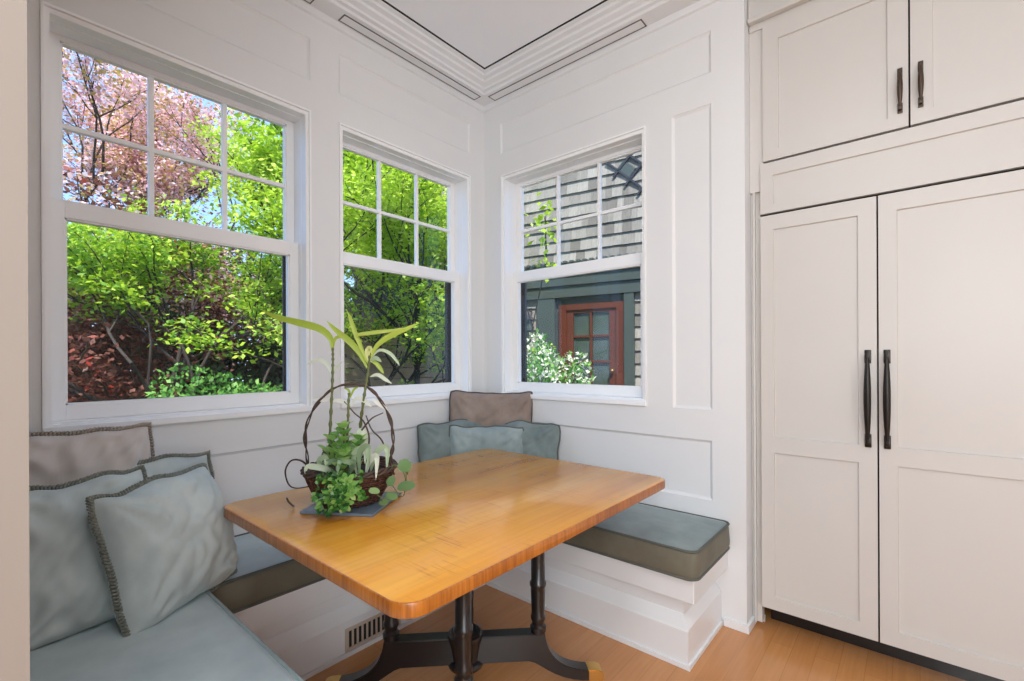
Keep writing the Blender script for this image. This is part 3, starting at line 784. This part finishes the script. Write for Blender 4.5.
# trailing greenery over the front rim
tr = empty('trailing_succulent', bp(-.02,.1,-.14), 'green leafy trailing plant spilling over the front of the basket onto the tile', 'plant')
m = MB(); items = []
for k in range(8):
    a = -.03+.015*k+rj.uniform(-.008,.008); ln = rj.uniform(.05,.125); f0 = -math.sqrt(max(.0,.15**2-a*a))
    pts = [bp(a,.11,f0+.03), bp(a,.122,f0-.005), bp(a+rj.uniform(-.02,.02),.118-ln*.5,f0-.028), bp(a+rj.uniform(-.035,.03),max(.008,.118-ln),f0-.032-rj.random()*.02)]
    sp = spline(pts,6); m.tube(sp,.0016,5)
    for i,p in enumerate(sp[5:]):
        for q in range(2):
            d = A*rj.uniform(-1,1)+Fw*rj.uniform(-1.1,.1)+Vector((0,0,rj.uniform(-.3,.9))); items.append((p,d,-Fw+Vector((0,0,.6)),rj.uniform(.012,.024),rj.uniform(.008,.014)))
m.build('stem', M['cane'], tr, smooth=True); o = leaf_mesh('leaf', M['lf_trail'], items, tr, .2, rj, False); o['kind'] = 'stuff'
sd = empty('rosette_succulent', bp(.03,.08,-.165), 'light green rosette succulent hanging at the front rim of the basket', 'plant')
items = []
for (a,z) in ((.02,.085),(.05,.078),(.0,.07),(.035,.045),(.045,.105)):
    f0 = -math.sqrt(.155**2-a*a)-.012; c = bp(a,z,f0)
    for ring,(n,L,e) in enumerate(((7,.034,.25),(6,.026,.7),(4,.016,1.4))):
        for q in range(n):
            an = 2*PI*q/n+ring*.5; d = A*math.cos(an)+Vector((0,0,1))*math.sin(an)-Fw*e; items.append((c,d,-Fw,L,L*.5))
leaf_mesh('leaf', M['lf_jade'], items, sd, .2, rj, False)
m = MB(); m.tube(spline([bp(.02,.1,-.1),bp(.025,.122,-.14),bp(.03,.08,-.166)],6),.003,6); m.build('stem', M['cane'], sd, smooth=True)
vg = empty('variegated_plant', bp(.05,.1,-.03), 'pale grey green strap leaves drooping inside the basket beside the jade plant', 'plant')
lst = []
for (a,h,a2,z2,f) in ((-.08,.15,-.02,.12,-.06),(-.1,.16,-.06,.11,-.05),(.03,.19,.07,.14,-.05),(.06,.2,.09,.13,-.08),(.1,.17,.12,.1,-.09),(.04,.16,.0,.12,-.1),(.11,.19,.14,.11,-.04),(-.06,.14,-.11,.12,-.09),(.02,.2,-.03,.15,-.02),(.06,.24,.03,.17,.0)):
    lst.append(([bp((a+a2)/2*.6,.1,f*.5), bp(a*.9,h*.9,f*.8), bp(a2*.9+.1*a,h,f), bp(a2,z2,f*1.2)], .02))
blades('strap_leaf', M['lf_varieg'], lst, vg, [.1,.4,.6,.2,.9])
po = empty('pothos_sprig', bp(.17,.0,-.02), 'sprig of round grey green leaves trailing from the basket onto the table', 'plant')
m = MB()
for pts in ([bp(.13,.115,-.03),bp(.165,.13,-.03),bp(.19,.1,-.02),bp(.197,.07,-.02)],[bp(.14,.09,-.04),bp(.17,.05,-.05),bp(.195,.03,-.05),bp(.2,.07,-.03),bp(.2,.11,-.03)],[bp(.12,.05,-.1),bp(.15,.03,-.09),bp(.185,.045,-.06)]):
    m.tube(spline(pts,6),.0018,5)
m.build('stem', M['cane'], po, smooth=True)
items = [(bp(.192,.105,-.03),Vector((.15,.1,1)),Vector((.6,-.7,.3)),.045,.048),(bp(.175,.06,-.05),Vector((1,.7,.2)),Vector((.3,-.5,.9)),.06,.045),
         (bp(.145,.045,-.08),Vector((.8,.2,-.1)),Vector((.2,-.5,.9)),.045,.03),(bp(.135,.03,-.1),Vector((.9,-.3,.1)),Vector((.2,-.5,.9)),.05,.03),(bp(.15,.07,-.07),Vector((.4,.3,.9)),Vector((.6,-.7,.3)),.035,.028),(bp(.13,.06,-.1),Vector((-.3,-.7,.2)),Vector((.3,-.6,.7)),.035,.025)]
leaf_mesh('leaf', M['lf_pothos'], items, po, .12, rj, False)
dt = empty('dry_leaf_curl', (.655,-1.585,TZ), 'curled dry leaf lying on the table next to the slate tile corner', 'dry leaf')
m = MB(); c0 = Vector((.612,-1.60,TZ+.004))
m.tube(spline([c0+A*.02, c0+A*.012+Vector((0,0,.004)), c0+A*.0+Vector((0,0,.016)), c0-A*.006+Vector((0,0,.03))],6), [.003]*18+[.001], 5)
m.build('leaf_body', M['lf_trail'] if False else M['twig'], dt, smooth=True)

# ------------------------------------------------------------------ tall panelled refrigerator and cabinet over it
FY = .068
X0, XG, X1 = 1.693, 2.117, 2.80
def shaker(name, x0, x1, z0, z1, panels, parent, y=FY, th=.022):
    """flat door with recessed shaker panels"""
    m = MB(); D = .009
    xs = sorted({x0,x1}|{p[0] for p in panels}|{p[1] for p in panels}); zs = sorted({z0,z1}|{p[2] for p in panels}|{p[3] for p in panels})
    for i in range(len(xs)-1):
        for j in range(len(zs)-1):
            xc, zc = (xs[i]+xs[i+1])/2, (zs[j]+zs[j+1])/2
            if any(p[0]<xc<p[1] and p[2]<zc<p[3] for p in panels): continue
            m.add([(xs[i],y,zs[j]),(xs[i+1],y,zs[j]),(xs[i+1],y,zs[j+1]),(xs[i],y,zs[j+1])],[(0,1,2,3)])
    for a,b,c,d in panels:
        s = .0022
        q = [(a,c),(b,c),(b,d),(a,d)]; r = [(a+s,c+s),(b-s,c+s),(b-s,d-s),(a+s,d-s)]
        m.add([(u,y,z) for u,z in q]+[(u,y+D,z) for u,z in r],[(0,1,5,4),(1,2,6,5),(2,3,7,6),(3,0,4,7),(4,5,6,7)])
    q = [(x0,z0),(x1,z0),(x1,z1),(x0,z1)]
    m.add([(u,y,z) for u,z in q]+[(u,y+th,z) for u,z in q],[(0,1,5,4),(1,2,6,5),(2,3,7,6),(3,0,4,7),(4,5,6,7)])
    return m.build(name, M['cabinet'], parent)
def handle(x, z0, z1, parent, mat, s=1.0, y=FY):
    m = MB(); w = .011*s
    for za, zb in ((z0, z0+.055*s),(z1-.055*s, z1)):
        m.bevbox((x-w,y-.006*s,za),(x+w,y,zb),.003*s); m.bevbox((x-w*.72,y-.03*s,za+.014*s),(x+w*.72,y-.003*s,zb-.014*s),.004*s)
    n = 24; pts = []; rad = []
    for i in range(n+1):
        f = i/n; z = z0+.035*s+(z1-z0-.07*s)*f
        pts.append((x, y-(.028+.012*math.sin(PI*f))*s, z)); rad.append((.0056+.0074*math.sin(PI*min(1,max(0,f)))**.8)*s)
    m.tube(pts, rad, 10)
    h = m.build('door_handle', mat, parent, angle=50)
    return h
fr = empty('panelled_refrigerator', ((X0+X1)/2,.4,0), 'built in refrigerator with two tall white panelled doors and long dark handles', 'refrigerator')
MB().box((X0+.004,FY+.03,.11),(X1,.75,1.905)).build('carcass', M['cabinet_gap'], fr)
MB().box((X0+.01,.20,.0),(X1,.75,.112)).build('toe_kick', M['blackpaint'], fr)
d1 = shaker('door', X0, XG-.003, .109, 1.898, [(1.745,2.054,.892,1.832),(1.745,2.054,.166,.82)], fr)
d2 = shaker('door', XG+.003, X1, .109, 1.898, [(2.177,X1-.06,.894,1.83),(2.177,X1-.06,.168,.822)], fr)
handle(2.085,.886,1.281,d1,M['bronze'],1.0); handle(2.146,.886,1.281,d2,M['bronze'],1.0)
cb = empty('overhead_cabinet', ((X0+X1)/2,.4,1.905), 'white two door cabinet above the refrigerator with small bronze pulls', 'cabinet')
UX, UG = 1.704, 2.217
MB().box((X0+.004,FY+.026,1.912),(X1,.75,2.79)).build('carcass', M['cabinet_gap'], cb)
shaker('valance_panel', X0, X1+.03, 1.909, 2.138, [(1.745,X1-.03,1.948,2.079)], cb)
e1 = shaker('door', UX, UG-.003, 2.148, 2.762, [(1.767,UG-.066,2.194,2.69)], cb)
e2 = shaker('door', UG+.003, X1, 2.148, 2.762, [(2.284,X1-.066,2.194,2.70)], cb)
handle(2.189,2.203,2.38,e1,M['bronze_brown'],.72); handle(2.25,2.205,2.382,e2,M['bronze_brown'],.72)
m = MB(); m.box((WE+.004,FY+.004,2.764),(X1+.03,.75,2.80)); m.box((WE+.004,FY-.012,2.80),(X1+.03,.75,3.028)); m.bevbox((WE+.004,FY-.03,2.792),(X1+.03,FY+.0,2.812),.004); m.build('top_moulding', M['cabinet'], cb)
# filler strips between the wall end and the doors
m = MB(); m.box((WE+.001,FY+.03,0.02),(X0-.006,.14,2.02)); m.box((WE+.014,FY+.012,.02),(WE+.022,FY+.04,2.02)); m.box((WE+.001,FY+.012,2.02),(X0+.012,.75,2.775)); m.box((WE+.001,FY+.08,0),(X0-.006,.16,.03)); m.build('filler_strip', M['cabinet'], cb)

# ------------------------------------------------------------------ outdoors
st(MB().box((-40,-30,-.55),(-.3,30,-.45)).build('garden_ground', M['ground']))
st(MB().box((-.3,.3,-.55),(20,30,-.45)).build('yard_ground', M['ground']))

def quads_mesh(name, mat, P, D, Nn, L, W, rnd, parent):
    """numpy leaf cards: lozenge folded of 2 triangles -> 1 quad per leaf (kite)"""
    D = D/np.linalg.norm(D,axis=1,keepdims=True); S = np.cross(D,Nn); S /= np.linalg.norm(S,axis=1,keepdims=True)+1e-9
    n = len(P); L = L[:,None]; W = W[:,None]
    V = np.empty((n,4,3)); V[:,0] = P; V[:,1] = P+D*L*.45+S*W*.5; V[:,2] = P+D*L; V[:,3] = P+D*L*.45-S*W*.5
    me = bpy.data.meshes.new(name)
    me.vertices.add(n*4); me.vertices.foreach_set('co', V.reshape(-1))
    me.loops.add(n*4); me.loops.foreach_set('vertex_index', np.arange(n*4,dtype=np.int32))
    me.polygons.add(n); me.polygons.foreach_set('loop_start', np.arange(0,n*4,4,dtype=np.int32)); me.polygons.foreach_set('loop_total', np.full(n,4,dtype=np.int32))
    me.materials.append(mat)
    me.attributes.new('rnd','FLOAT','FACE').data.foreach_set('value', rnd.astype(np.float32))
    me.update(calc_edges=True); me.validate()
    o = bpy.data.objects.new(name, me); COL.objects.link(o); put(o, parent)
    return o
def branches(rng, base, starts, depth, spread, shrink, upb, seglen, target=None):
    """recursive branch skeleton: returns tubes and tip points"""
    tubes = []; tips = []
    def grow(p, d, L, r, k):
        pts = [p]; q = p; dd = d
        for s in range(4):
            dd = (dd + Vector((rng.uniform(-1,1),rng.uniform(-1,1),rng.uniform(-.6,1)*upb))*.22).normalized()
            q = q + dd*L/4; pts.append(q)
        tubes.append((pts, [r*(1-.09*i) for i in range(5)]))
        if k <= 1: tips.append((pts[2], dd)); tips.append((pts[3], dd)); tips.append((pts[4], dd))
        if k == 0: return
        for c in range(rng.choice((2,3,3))):
            nd = (dd + Vector((rng.uniform(-1,1),rng.uniform(-1,1),rng.uniform(-.5,.9)*upb))*spread).normalized()
            grow(pts[rng.choice((2,3,4,4))], nd, L*shrink*rng.uniform(.8,1.15), r*.62, k-1)
    for (d, L, r) in starts: grow(Vector(base), Vector(d).normalized(), L, r, depth)
    return tubes, tips
def tree(name, label, base, starts, depth, spread, shrink, upb, leaves, seed, trunk=0, group=None, bark='bark', cloud=.35, flat=1.0, zmin=-9, nsides=6, extra=None, cat='tree'):
    rng = random.Random(seed); npr = np.random.default_rng(seed)
    r = empty(name, base, label, cat, group)
    tubes, tips = branches(rng, Vector(base)+Vector((0,0,trunk)), starts, depth, spread, shrink, upb, 0)
    m = MB()
    if trunk: m.tube([Vector(base)+Vector((.04*math.sin(i+seed),.04*math.cos(i),trunk*i/4)) for i in range(4)]+[Vector(base)+Vector((0,0,trunk))],[.07,.062,.057,.053,.05],nsides,cap=False)
    for pts, rad in tubes: m.tube(pts, rad, nsides, cap=False)
    m.build('branches', M[bark], r, smooth=True, recalc=False)
    T = np.array([t[0][:] for t in tips if t[0].z > zmin])
    for (nm, mat, n, ln, cl) in leaves:
        c = T[npr.integers(0,len(T),n)]
        off = npr.normal(size=(n,3))*cl; off[:,2] *= flat
        P = c+off
        # clumps: leaves in little sprays sharing a direction
        D = npr.normal(size=(n,3)); D[:,2] = D[:,2]*.5-.15
        N_ = npr.normal(size=(n,3))*.55; N_[:,2] += 1.0
        L = ln*npr.uniform(.6,1.25,n); 
        cv = (noise_field(P*1.7, seed)*.6+npr.uniform(0,1,n)*.55)
        o = quads_mesh(nm, M[mat], P, D, N_, L, L*npr.uniform(.45,.75,n), np.clip(cv,0,1), r)
        o['kind'] = 'stuff'
    return r
def noise_field(P, seed):
    return .5+.5*np.sin(P[:,0]*2.1+seed)*np.cos(P[:,1]*1.7+seed*.7+P[:,2]*.9)*np.sin(P[:,2]*2.3+P[:,0])
def shrub(name, label, c, rad, n, ln, mats, seed, group=None, shell=.35, cat='shrub'):
    npr = np.random.default_rng(seed); rng = random.Random(seed)
    r = empty(name, (c[0],c[1],c[2]-rad[2]), label, cat, group)
    m = MB()
    for k in range(9):
        a = rng.uniform(0,2*PI); b = Vector((c[0],c[1],c[2]-rad[2])); e = Vector((c[0]+rad[0]*.75*math.cos(a),c[1]+rad[1]*.75*math.sin(a),c[2]+rad[2]*rng.uniform(.1,.8)))
        m.tube(spline([b,b.lerp(e,.4)+Vector((rng.uniform(-.1,.1),rng.uniform(-.1,.1),.15)),e],5),[.02-.0013*i for i in range(11)],5,cap=False)
    m.build('branches', M['bark'], r, smooth=True, recalc=False)
    for (nm, mat, frac, l2, outer) in mats:
        k = int(n*frac)
        d = npr.normal(size=(k,3)); d /= np.linalg.norm(d,axis=1,keepdims=True)
        lump = 1+.22*np.sin(d[:,0]*6+seed)*np.cos(d[:,1]*5+seed)+.15*np.sin(d[:,2]*9+d[:,0]*4)
        rr = (1-shell*npr.uniform(0,1,k)**1.5*(0.4 if outer else 1))*lump
        P = np.array(c)+d*rr[:,None]*np.array(rad)
        P[:,2] = np.maximum(P[:,2], c[2]-rad[2]*.98)
        D = npr.normal(size=(k,3))*.7+d*.7; N_ = d+npr.normal(size=(k,3))*.5; N_[:,2] += .5
        L = l2*npr.uniform(.6,1.25,k)
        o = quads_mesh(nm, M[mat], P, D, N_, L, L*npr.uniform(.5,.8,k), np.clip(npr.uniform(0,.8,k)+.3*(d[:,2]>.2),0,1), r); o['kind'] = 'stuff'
    return r
V = Vector
# pink cherry behind the largest window
tree('cherry_tree', 'pink blossoming cherry tree filling the upper panes of the largest window', (-8.9,-.5,-.5),
     [((-.1,.15,1),1.9,.06),((.2,.45,.9),1.9,.055),((-.2,-.35,1),1.9,.05),((.35,-.1,.9),1.7,.05),((0,.7,.7),1.7,.045)], 4, .85, .76, .8,
     [('blossom','lf_cherry',30000,.07,.11),('leaf','lf_bronze',15000,.075,.18)], 11, 2.2, None, 'barkdark')
# bright maples
tree('maple_tree', 'bright yellow green maple between the two garden windows, sky showing through', (-5.7,1.25,-.5),
     [((.0,.3,1),1.25,.05),((.25,-.3,.9),1.2,.045),((-.2,.6,1),1.25,.045),((.35,.5,.9),1.2,.04)], 4, .8, .78, .8,
     [('leaf','lf_maple',24000,.085,.13)], 23, 2.2, 'green trees in the garden', 'barkdark', flat=.7)
tree('maple_tree', 'bright green maple filling the upper panes of the second garden window', (-3.3,2.0,-.5),
     [((.0,.0,1),1.0,.035),((.25,-.5,.9),1.1,.035),((-.3,.4,.9),1.0,.03),((.35,.3,.9),1.0,.03),((.3,-.1,.35),1.0,.03)], 4, .8, .8, .7,
     [('leaf','lf_maple',36000,.06,.12)], 31, 1.6, 'green trees in the garden', 'barkdark', flat=.7)
tree('maple_tree', 'low spreading green maple with layered branches across the lower pane of the largest window', (-4.6,-.75,-.5),
     [((.1,-.8,.6),1.15,.035),((.1,.5,.65),1.15,.035),((-.1,-.1,.9),1.1,.035),((.2,.9,.5),1.15,.03),((.3,-.4,.7),1.0,.03)], 3, .9, .84, .3,
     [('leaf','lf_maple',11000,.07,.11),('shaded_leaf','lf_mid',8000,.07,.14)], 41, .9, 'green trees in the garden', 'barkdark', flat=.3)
tree('maple_tree', 'small layered green maple in front of the board fence outside the second window', (-3.4,1.35,-.5),
     [((.1,-.7,.6),.95,.03),((.1,.6,.6),1.0,.03),((-.1,.1,.9),.9,.03),((.4,.5,.4),.9,.025),((.3,.0,.5),.9,.025)], 3, .9, .8, .3,
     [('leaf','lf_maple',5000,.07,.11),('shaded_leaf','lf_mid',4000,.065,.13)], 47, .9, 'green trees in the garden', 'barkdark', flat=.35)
tree('red_maple', 'dark red leaved maple low behind the green branches outside the largest window', (-6.3,-1.75,-.5),
     [((.0,.0,1),.95,.06),((.35,.3,.8),.95,.05),((-.2,.3,.9),.95,.05),((.2,-.4,.8),.9,.05),((.1,.6,.8),1.0,.05)], 3, .95, .82, .6,
     [('leaf','lf_red',20000,.075,.2)], 53, 0, None, 'bark', flat=.6)
tree('plum_tree', 'dusky pink brown tree crown above the red maple, behind the layered green branches', (-8.0,.2,-.5),
     [((.0,.1,1),1.2,.06),((.3,-.55,.8),1.3,.05),((-.2,.5,.8),1.3,.05),((.1,-.9,.6),1.2,.05)], 4, .9, .78, .4,
     [('leaf','lf_red',9000,.09,.2),('pale_leaf','lf_cherry',6000,.08,.22),('young_leaf','lf_bronze',4000,.08,.24)], 59, 1.2, None, 'bark', flat=.7)
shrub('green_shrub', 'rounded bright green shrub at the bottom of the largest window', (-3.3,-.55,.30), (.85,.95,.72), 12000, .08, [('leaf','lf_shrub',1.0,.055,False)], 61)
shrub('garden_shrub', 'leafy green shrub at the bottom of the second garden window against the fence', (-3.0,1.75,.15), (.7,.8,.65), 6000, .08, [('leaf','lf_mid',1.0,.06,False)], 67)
for k,(x,y,z,rx,ry,rz,lab) in enumerate([(-12.5,-3.2,1.2,2.0,2.6,2.4,'dark hedge tree far behind the pink cherry'),(-12.5,.6,1.2,2.0,2.2,2.5,'dark hedge tree far behind the middle of the largest window'),(-11.6,3.0,1.2,2.0,2.2,2.5,'dark hedge tree far behind the bright maple at the side of the largest window'),(-11.0,5.4,1.0,2.0,2.6,2.4,'dark hedge tree far behind the fence')]):
    shrub('hedge_tree', lab, (x,y,z), (rx,ry,rz), 9000, .2, [('leaf','lf_dark',1.0,.22,False)], 71+k, 'hedge trees at the back of the garden')
# fence beyond the second garden window
fe = empty('board_fence', (-4.6,2.2,-.45), 'weathered horizontal board fence behind the maple at the second garden window', 'fence')
fa, fb = V((-4.6,1.15,0)), V((-4.45,3.75,0)); fd = (fb-fa).normalized(); fn = V((-fd.y,fd.x,0)); FL = (fb-fa).length
def TF(u,d,z): p = fa+fd*u+fn*d; return (p.x,p.y,z)
u = 0
while u < FL:
    MB().box((u,.0,-.45),(u+.09,.09,1.95),TF).build('fence_post', M['fence'], fe); u += .85
for j in range(12):
    MB().box((0,-.022,-.4+j*.19),(FL,0,-.4+j*.19+.172),TF).build('fence_board', M['fence'], fe)

# shingled wing of the house beyond the third window
H0 = V((-1.83,4.09,0)); ha = math.radians(10); hd = V((math.cos(ha),math.sin(ha),0)); hn = V((-hd.y,hd.x,0))
def TH_(u,d,z): p = H0+hd*u+hn*d; return (p.x,p.y,z)
house = empty('shingled_house', (H0.x,H0.y,-.45), 'grey cedar shingled house wing with a porch beam outside the third window', 'house')
def shingle_rows(name, u0, u1, z0, z1, step=.185):
    vs = []; fs = []; rnd = []; z = z0; rg = random.Random(int(u0*100+z0*10)+999)
    while z < z1-.02:
        zt = min(z+step, z1); u = u0
        while u < u1-.01:
            ue = min(u1, u+rg.uniform(.08,.2)); q = rg.uniform(-.004,.004); b = len(vs); o = rg.uniform(0,.004)
            a, c = u+.0012, ue-.0012
            vs += [TH_(x,d,zz) for x,d,zz in ((a,-.034-o,z+q),(c,-.034-o,z+q),(c,-.008,zt+.01),(a,-.008,zt+.01),(a,.0,z+q),(c,.0,z+q),(c,.0,zt+.01),(a,.0,zt+.01))]
            fs += [tuple(b+i for i in f) for f in ((0,1,2,3),(0,4,5,1),(0,3,7,4),(1,5,6,2))]; rnd += [rg.random()]*4; u = ue
        z = zt
    me = bpy.data.meshes.new(name); me.from_pydata(vs,[],fs); me.materials.append(M['shingle'])
    me.attributes.new('rnd','FLOAT','FACE').data.foreach_set('value', rnd); me.update()
    o = bpy.data.objects.new(name, me); COL.objects.link(o); put(o, house); return o
MB().box((-5.2,.0,-.45),(2.6,.12,5.6),TH_).build('wall_sheathing', M['porch'], house)
shingle_rows('shingle_wall', -5.2, 2.6, 2.80, 5.5)
shingle_rows('shingle_wall', -5.2, -.74, -.3, 2.26)
shingle_rows('shingle_wall', .90, 2.6, -.3, 2.26)
m = MB(); m.box((-1.3,-.10,2.24),(2.6,.0,2.42),TH_); m.box((-1.3,-.13,2.425),(2.6,.0,2.60),TH_); m.box((-1.3,-.17,2.605),(2.6,.0,2.76),TH_); m.build('porch_beam', M['porch'], house)
m = MB()
for i in range(34): m.box((-1.3+i*.11,-.20,2.765),(-1.3+i*.11+.06,-.0,2.80),TH_)
m.build('dentil_course', M['porch'], house)
MB().box((-.72,-.09,-.4),(-.40,.0,2.25),TH_).build('porch_post', M['porch'], house)
MB().box((.75,-.09,-.4),(.90,.0,2.25),TH_).build('porch_post', M['porch'], house)
# red door with six panes over a panel
dr = MB(); 
for a,b in (((-.33,-.07,-.3),(-.2,.0,2.12)),((.62,-.07,-.3),(.75,.0,2.12)),((-.2,-.07,2.03),(.62,.0,2.12))): dr.box(a,b,TH_)
df = dr.build('door_frame', M['reddoor'], house)
m = MB()
for a,b in (((-.2,-.045,-.3),(-.09,-.005,2.03)),((.51,-.045,-.3),(.62,-.005,2.03)),((-.09,-.045,1.98),(.51,-.005,2.03)),((-.09,-.045,-.3),(.51,-.005,.75)),((.19,-.045,.75),(.225,-.005,1.98))): m.box(a,b,TH_)
for z in (1.59,1.19): m.box((-.09,-.045,z),(.51,-.005,z+.035),TH_)
dl = m.build('entry_door', M['reddoor'], house)
MB().box((-.09,-.012,.75),(.51,-.006,1.98),TH_).build('door_glass', M['doorglass'], dl)
MB().lathe([(.001,0),(.03,.004),(.033,.02),(.02,.04),(.001,.045)],TH_(.565,-.09,1.05),12).build('door_knob', M['brass'], dl, smooth=True)
# diamond lattice light high on the wall
m = MB()
lu, lz, lw, lh = .30, 3.62, 1.5, 1.1
def strip(u0,z0,u1,z1,w=.03):
    a = V((u1-u0,z1-z0,0)).normalized(); s = V((-a.y,a.x,0))*w/2
    q = [(u0+s.x,z0+s.y),(u1+s.x,z1+s.y),(u1-s.x,z1-s.y),(u0-s.x,z0-s.y)]
    m.add([TH_(u,-.056,z) for u,z in q]+[TH_(u,-.03,z) for u,z in q],[(0,1,2,3),(7,6,5,4),(0,4,5,1),(1,5,6,2),(2,6,7,3),(3,7,4,0)])
for (a,b,c,d) in ((.47,4.28,1.35,3.48),(.62,4.50,1.5,3.70),(.58,4.02,1.02,4.50),(.76,3.86,1.35,4.50),(.95,3.69,1.5,4.28)): strip(a,b,c,d)
lt = m.build('diamond_lattice', M['lantern'], house)
q = [(.74,4.26),(.92,4.09),(.82,3.97),(.64,4.14)]
MB().add([TH_(u,-.042,z) for u,z in q],[(0,1,2,3)]).build('lattice_diamond', M['porch'], lt)

lan = empty('wall_lantern', TH_(-.84,-.1,1.75), 'small black wall lantern left of the red brown door, above the white flowers', 'lantern')
c = V(TH_(-.84,-.16,1.70))
MB().lathe([(.03,0),(.055,.01),(.06,.02),(.06,.03)],c,8).build('lantern_base', M['lantern'], lan)
MB().lathe([(.05,.03),(.06,.2)],c,8).build('lantern_glass', M['doorglass'], lan)
MB().lathe([(.11,.2),(.06,.25),(.03,.29),(.012,.30),(.012,.33)],c,8).build('lantern_roof', M['lantern'], lan)
m = MB(); m.tube([c+V((0,0,.31)),c+V((0,.0,.36)),V(TH_(-.84,-.03,2.04))],.01,6); m.build('lantern_arm', M['lantern'], lan)
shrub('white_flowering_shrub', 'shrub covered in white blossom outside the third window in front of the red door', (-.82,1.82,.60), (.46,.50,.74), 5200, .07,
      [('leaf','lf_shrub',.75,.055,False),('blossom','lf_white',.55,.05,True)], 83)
tree('young_maple', 'slender young maple with a few bright leaves in the upper pane of the third window', (-1.2,1.55,-.5), [((.09,.02,1),2.9,.009)], 1, .5, .2, .4,
     [('leaf','lf_maple',90,.085,.075)], 97, 0, None, 'barkdark', zmin=2.25)

# ------------------------------------------------------------------ light
w = bpy.data.worlds.new('sky'); scene.world = w; w.use_nodes = True; t = w.node_tree; t.nodes.clear()
tc = t.nodes.new('ShaderNodeTexCoord'); sp = t.nodes.new('ShaderNodeSeparateXYZ'); rp = t.nodes.new('ShaderNodeValToRGB'); bg = t.nodes.new('ShaderNodeBackground'); ou = t.nodes.new('ShaderNodeOutputWorld')
e = rp.color_ramp.elements; e[0].position = .0; e[0].color = (.55,.72,1,1); e[1].position = .75; e[1].color = (.17,.34,.75,1)
x = e.new(.25); x.color = (.27,.47,.86,1)
t.links.new(tc.outputs['Generated'], sp.inputs[0]); t.links.new(sp.outputs[2], rp.inputs[0]); t.links.new(rp.outputs[0], bg.inputs[0]); bg.inputs[1].default_value = SKY = 2.4
t.links.new(bg.outputs[0], ou.inputs[0])
def light(name, kind, loc, energy, color, size=None, rot=None, size_y=None, spread=None):
    l = bpy.data.lights.new(name, kind); l.energy = energy; l.color = color
    if kind == 'AREA':
        l.size = size
        if size_y: l.shape = 'RECTANGLE'; l.size_y = size_y
    elif kind == 'SUN': l.angle = math.radians(3)
    else: l.shadow_soft_size = size or .1
    o = bpy.data.objects.new(name, l); COL.objects.link(o); o.location = loc
    if rot: o.rotation_euler = rot
    return o
s = light('sun', 'SUN', (5,-5,9), 10.0, (1,.96,.88)); s.rotation_euler = V((.55,-.5,1.0)).to_track_quat('Z','Y').to_euler()
light('rear_overhead_fill', 'AREA', (3.5,-4.3,3.0), 30, (.88,.95,1), 2.6, (0,0,0), 2.2)  # added overhead fill from behind the camera
a = light('rear_mid_fill', 'AREA', (4.7,-3.5,1.35), 52, (.88,.95,1), 1.8, None, 2.4); a.rotation_euler = (V((4.7,-3.5,1.35))-V((.4,-1.2,1.35))).to_track_quat('Z','Y').to_euler()  # added mid-height fill aimed at the nook, no window behind it
light('nook_fill_light', 'AREA', (1.95,-2.45,2.96), 24, (.9,.96,1), .7, (0,0,0), .7)  # unseen lamp added above the camera to brighten the nook
a = light('ceiling_up_fill', 'AREA', (2.7,-3.3,1.9), 26, (.92,.97,1), .6); a.rotation_euler = (V((2.7,-3.3,1.9))-V((.7,-.9,3.0))).to_track_quat('Z','Y').to_euler()  # added to lift the ceiling brightness, not a fixture
light('rear_low_fill', 'POINT', (2.95,-2.95,1.4), 58, (.92,.97,1), .4)  # added low fill for window heads and ceiling, no table lamp there

# ------------------------------------------------------------------ camera
cam = bpy.data.cameras.new('camera'); co = bpy.data.objects.new('camera', cam); COL.objects.link(co); scene.camera = co
cam.sensor_fit = 'HORIZONTAL'; cam.sensor_width = 36; cam.lens = 468.54/1024*36
cam.shift_y = 18.59/1024; cam.clip_start = .02; cam.clip_end = 200
yaw, ro = .708, -.0045
F = V((-math.sin(yaw),math.cos(yaw),0)); R = V((math.cos(yaw),math.sin(yaw),0)); U = V((0,0,1))
r2 = R*math.cos(ro)+U*math.sin(ro); u2 = U*math.cos(ro)-R*math.sin(ro)
mw = Matrix((r2,u2,-F)).transposed().to_4x4(); mw.translation = (2.2243,-2.3128,1.25); co.matrix_world = mw

vs = scene.view_settings; vs.view_transform = 'Standard'; vs.look = 'None'; vs.exposure = -0.17; vs.gamma = 1.0
cy = scene.cycles
cy.use_denoising = True; cy.max_bounces = 10; cy.diffuse_bounces = 6; cy.transparent_max_bounces = 24; cy.sample_clamp_indirect = 6
try: cy.denoiser = 'OPENIMAGEDENOISE'
except Exception: pass
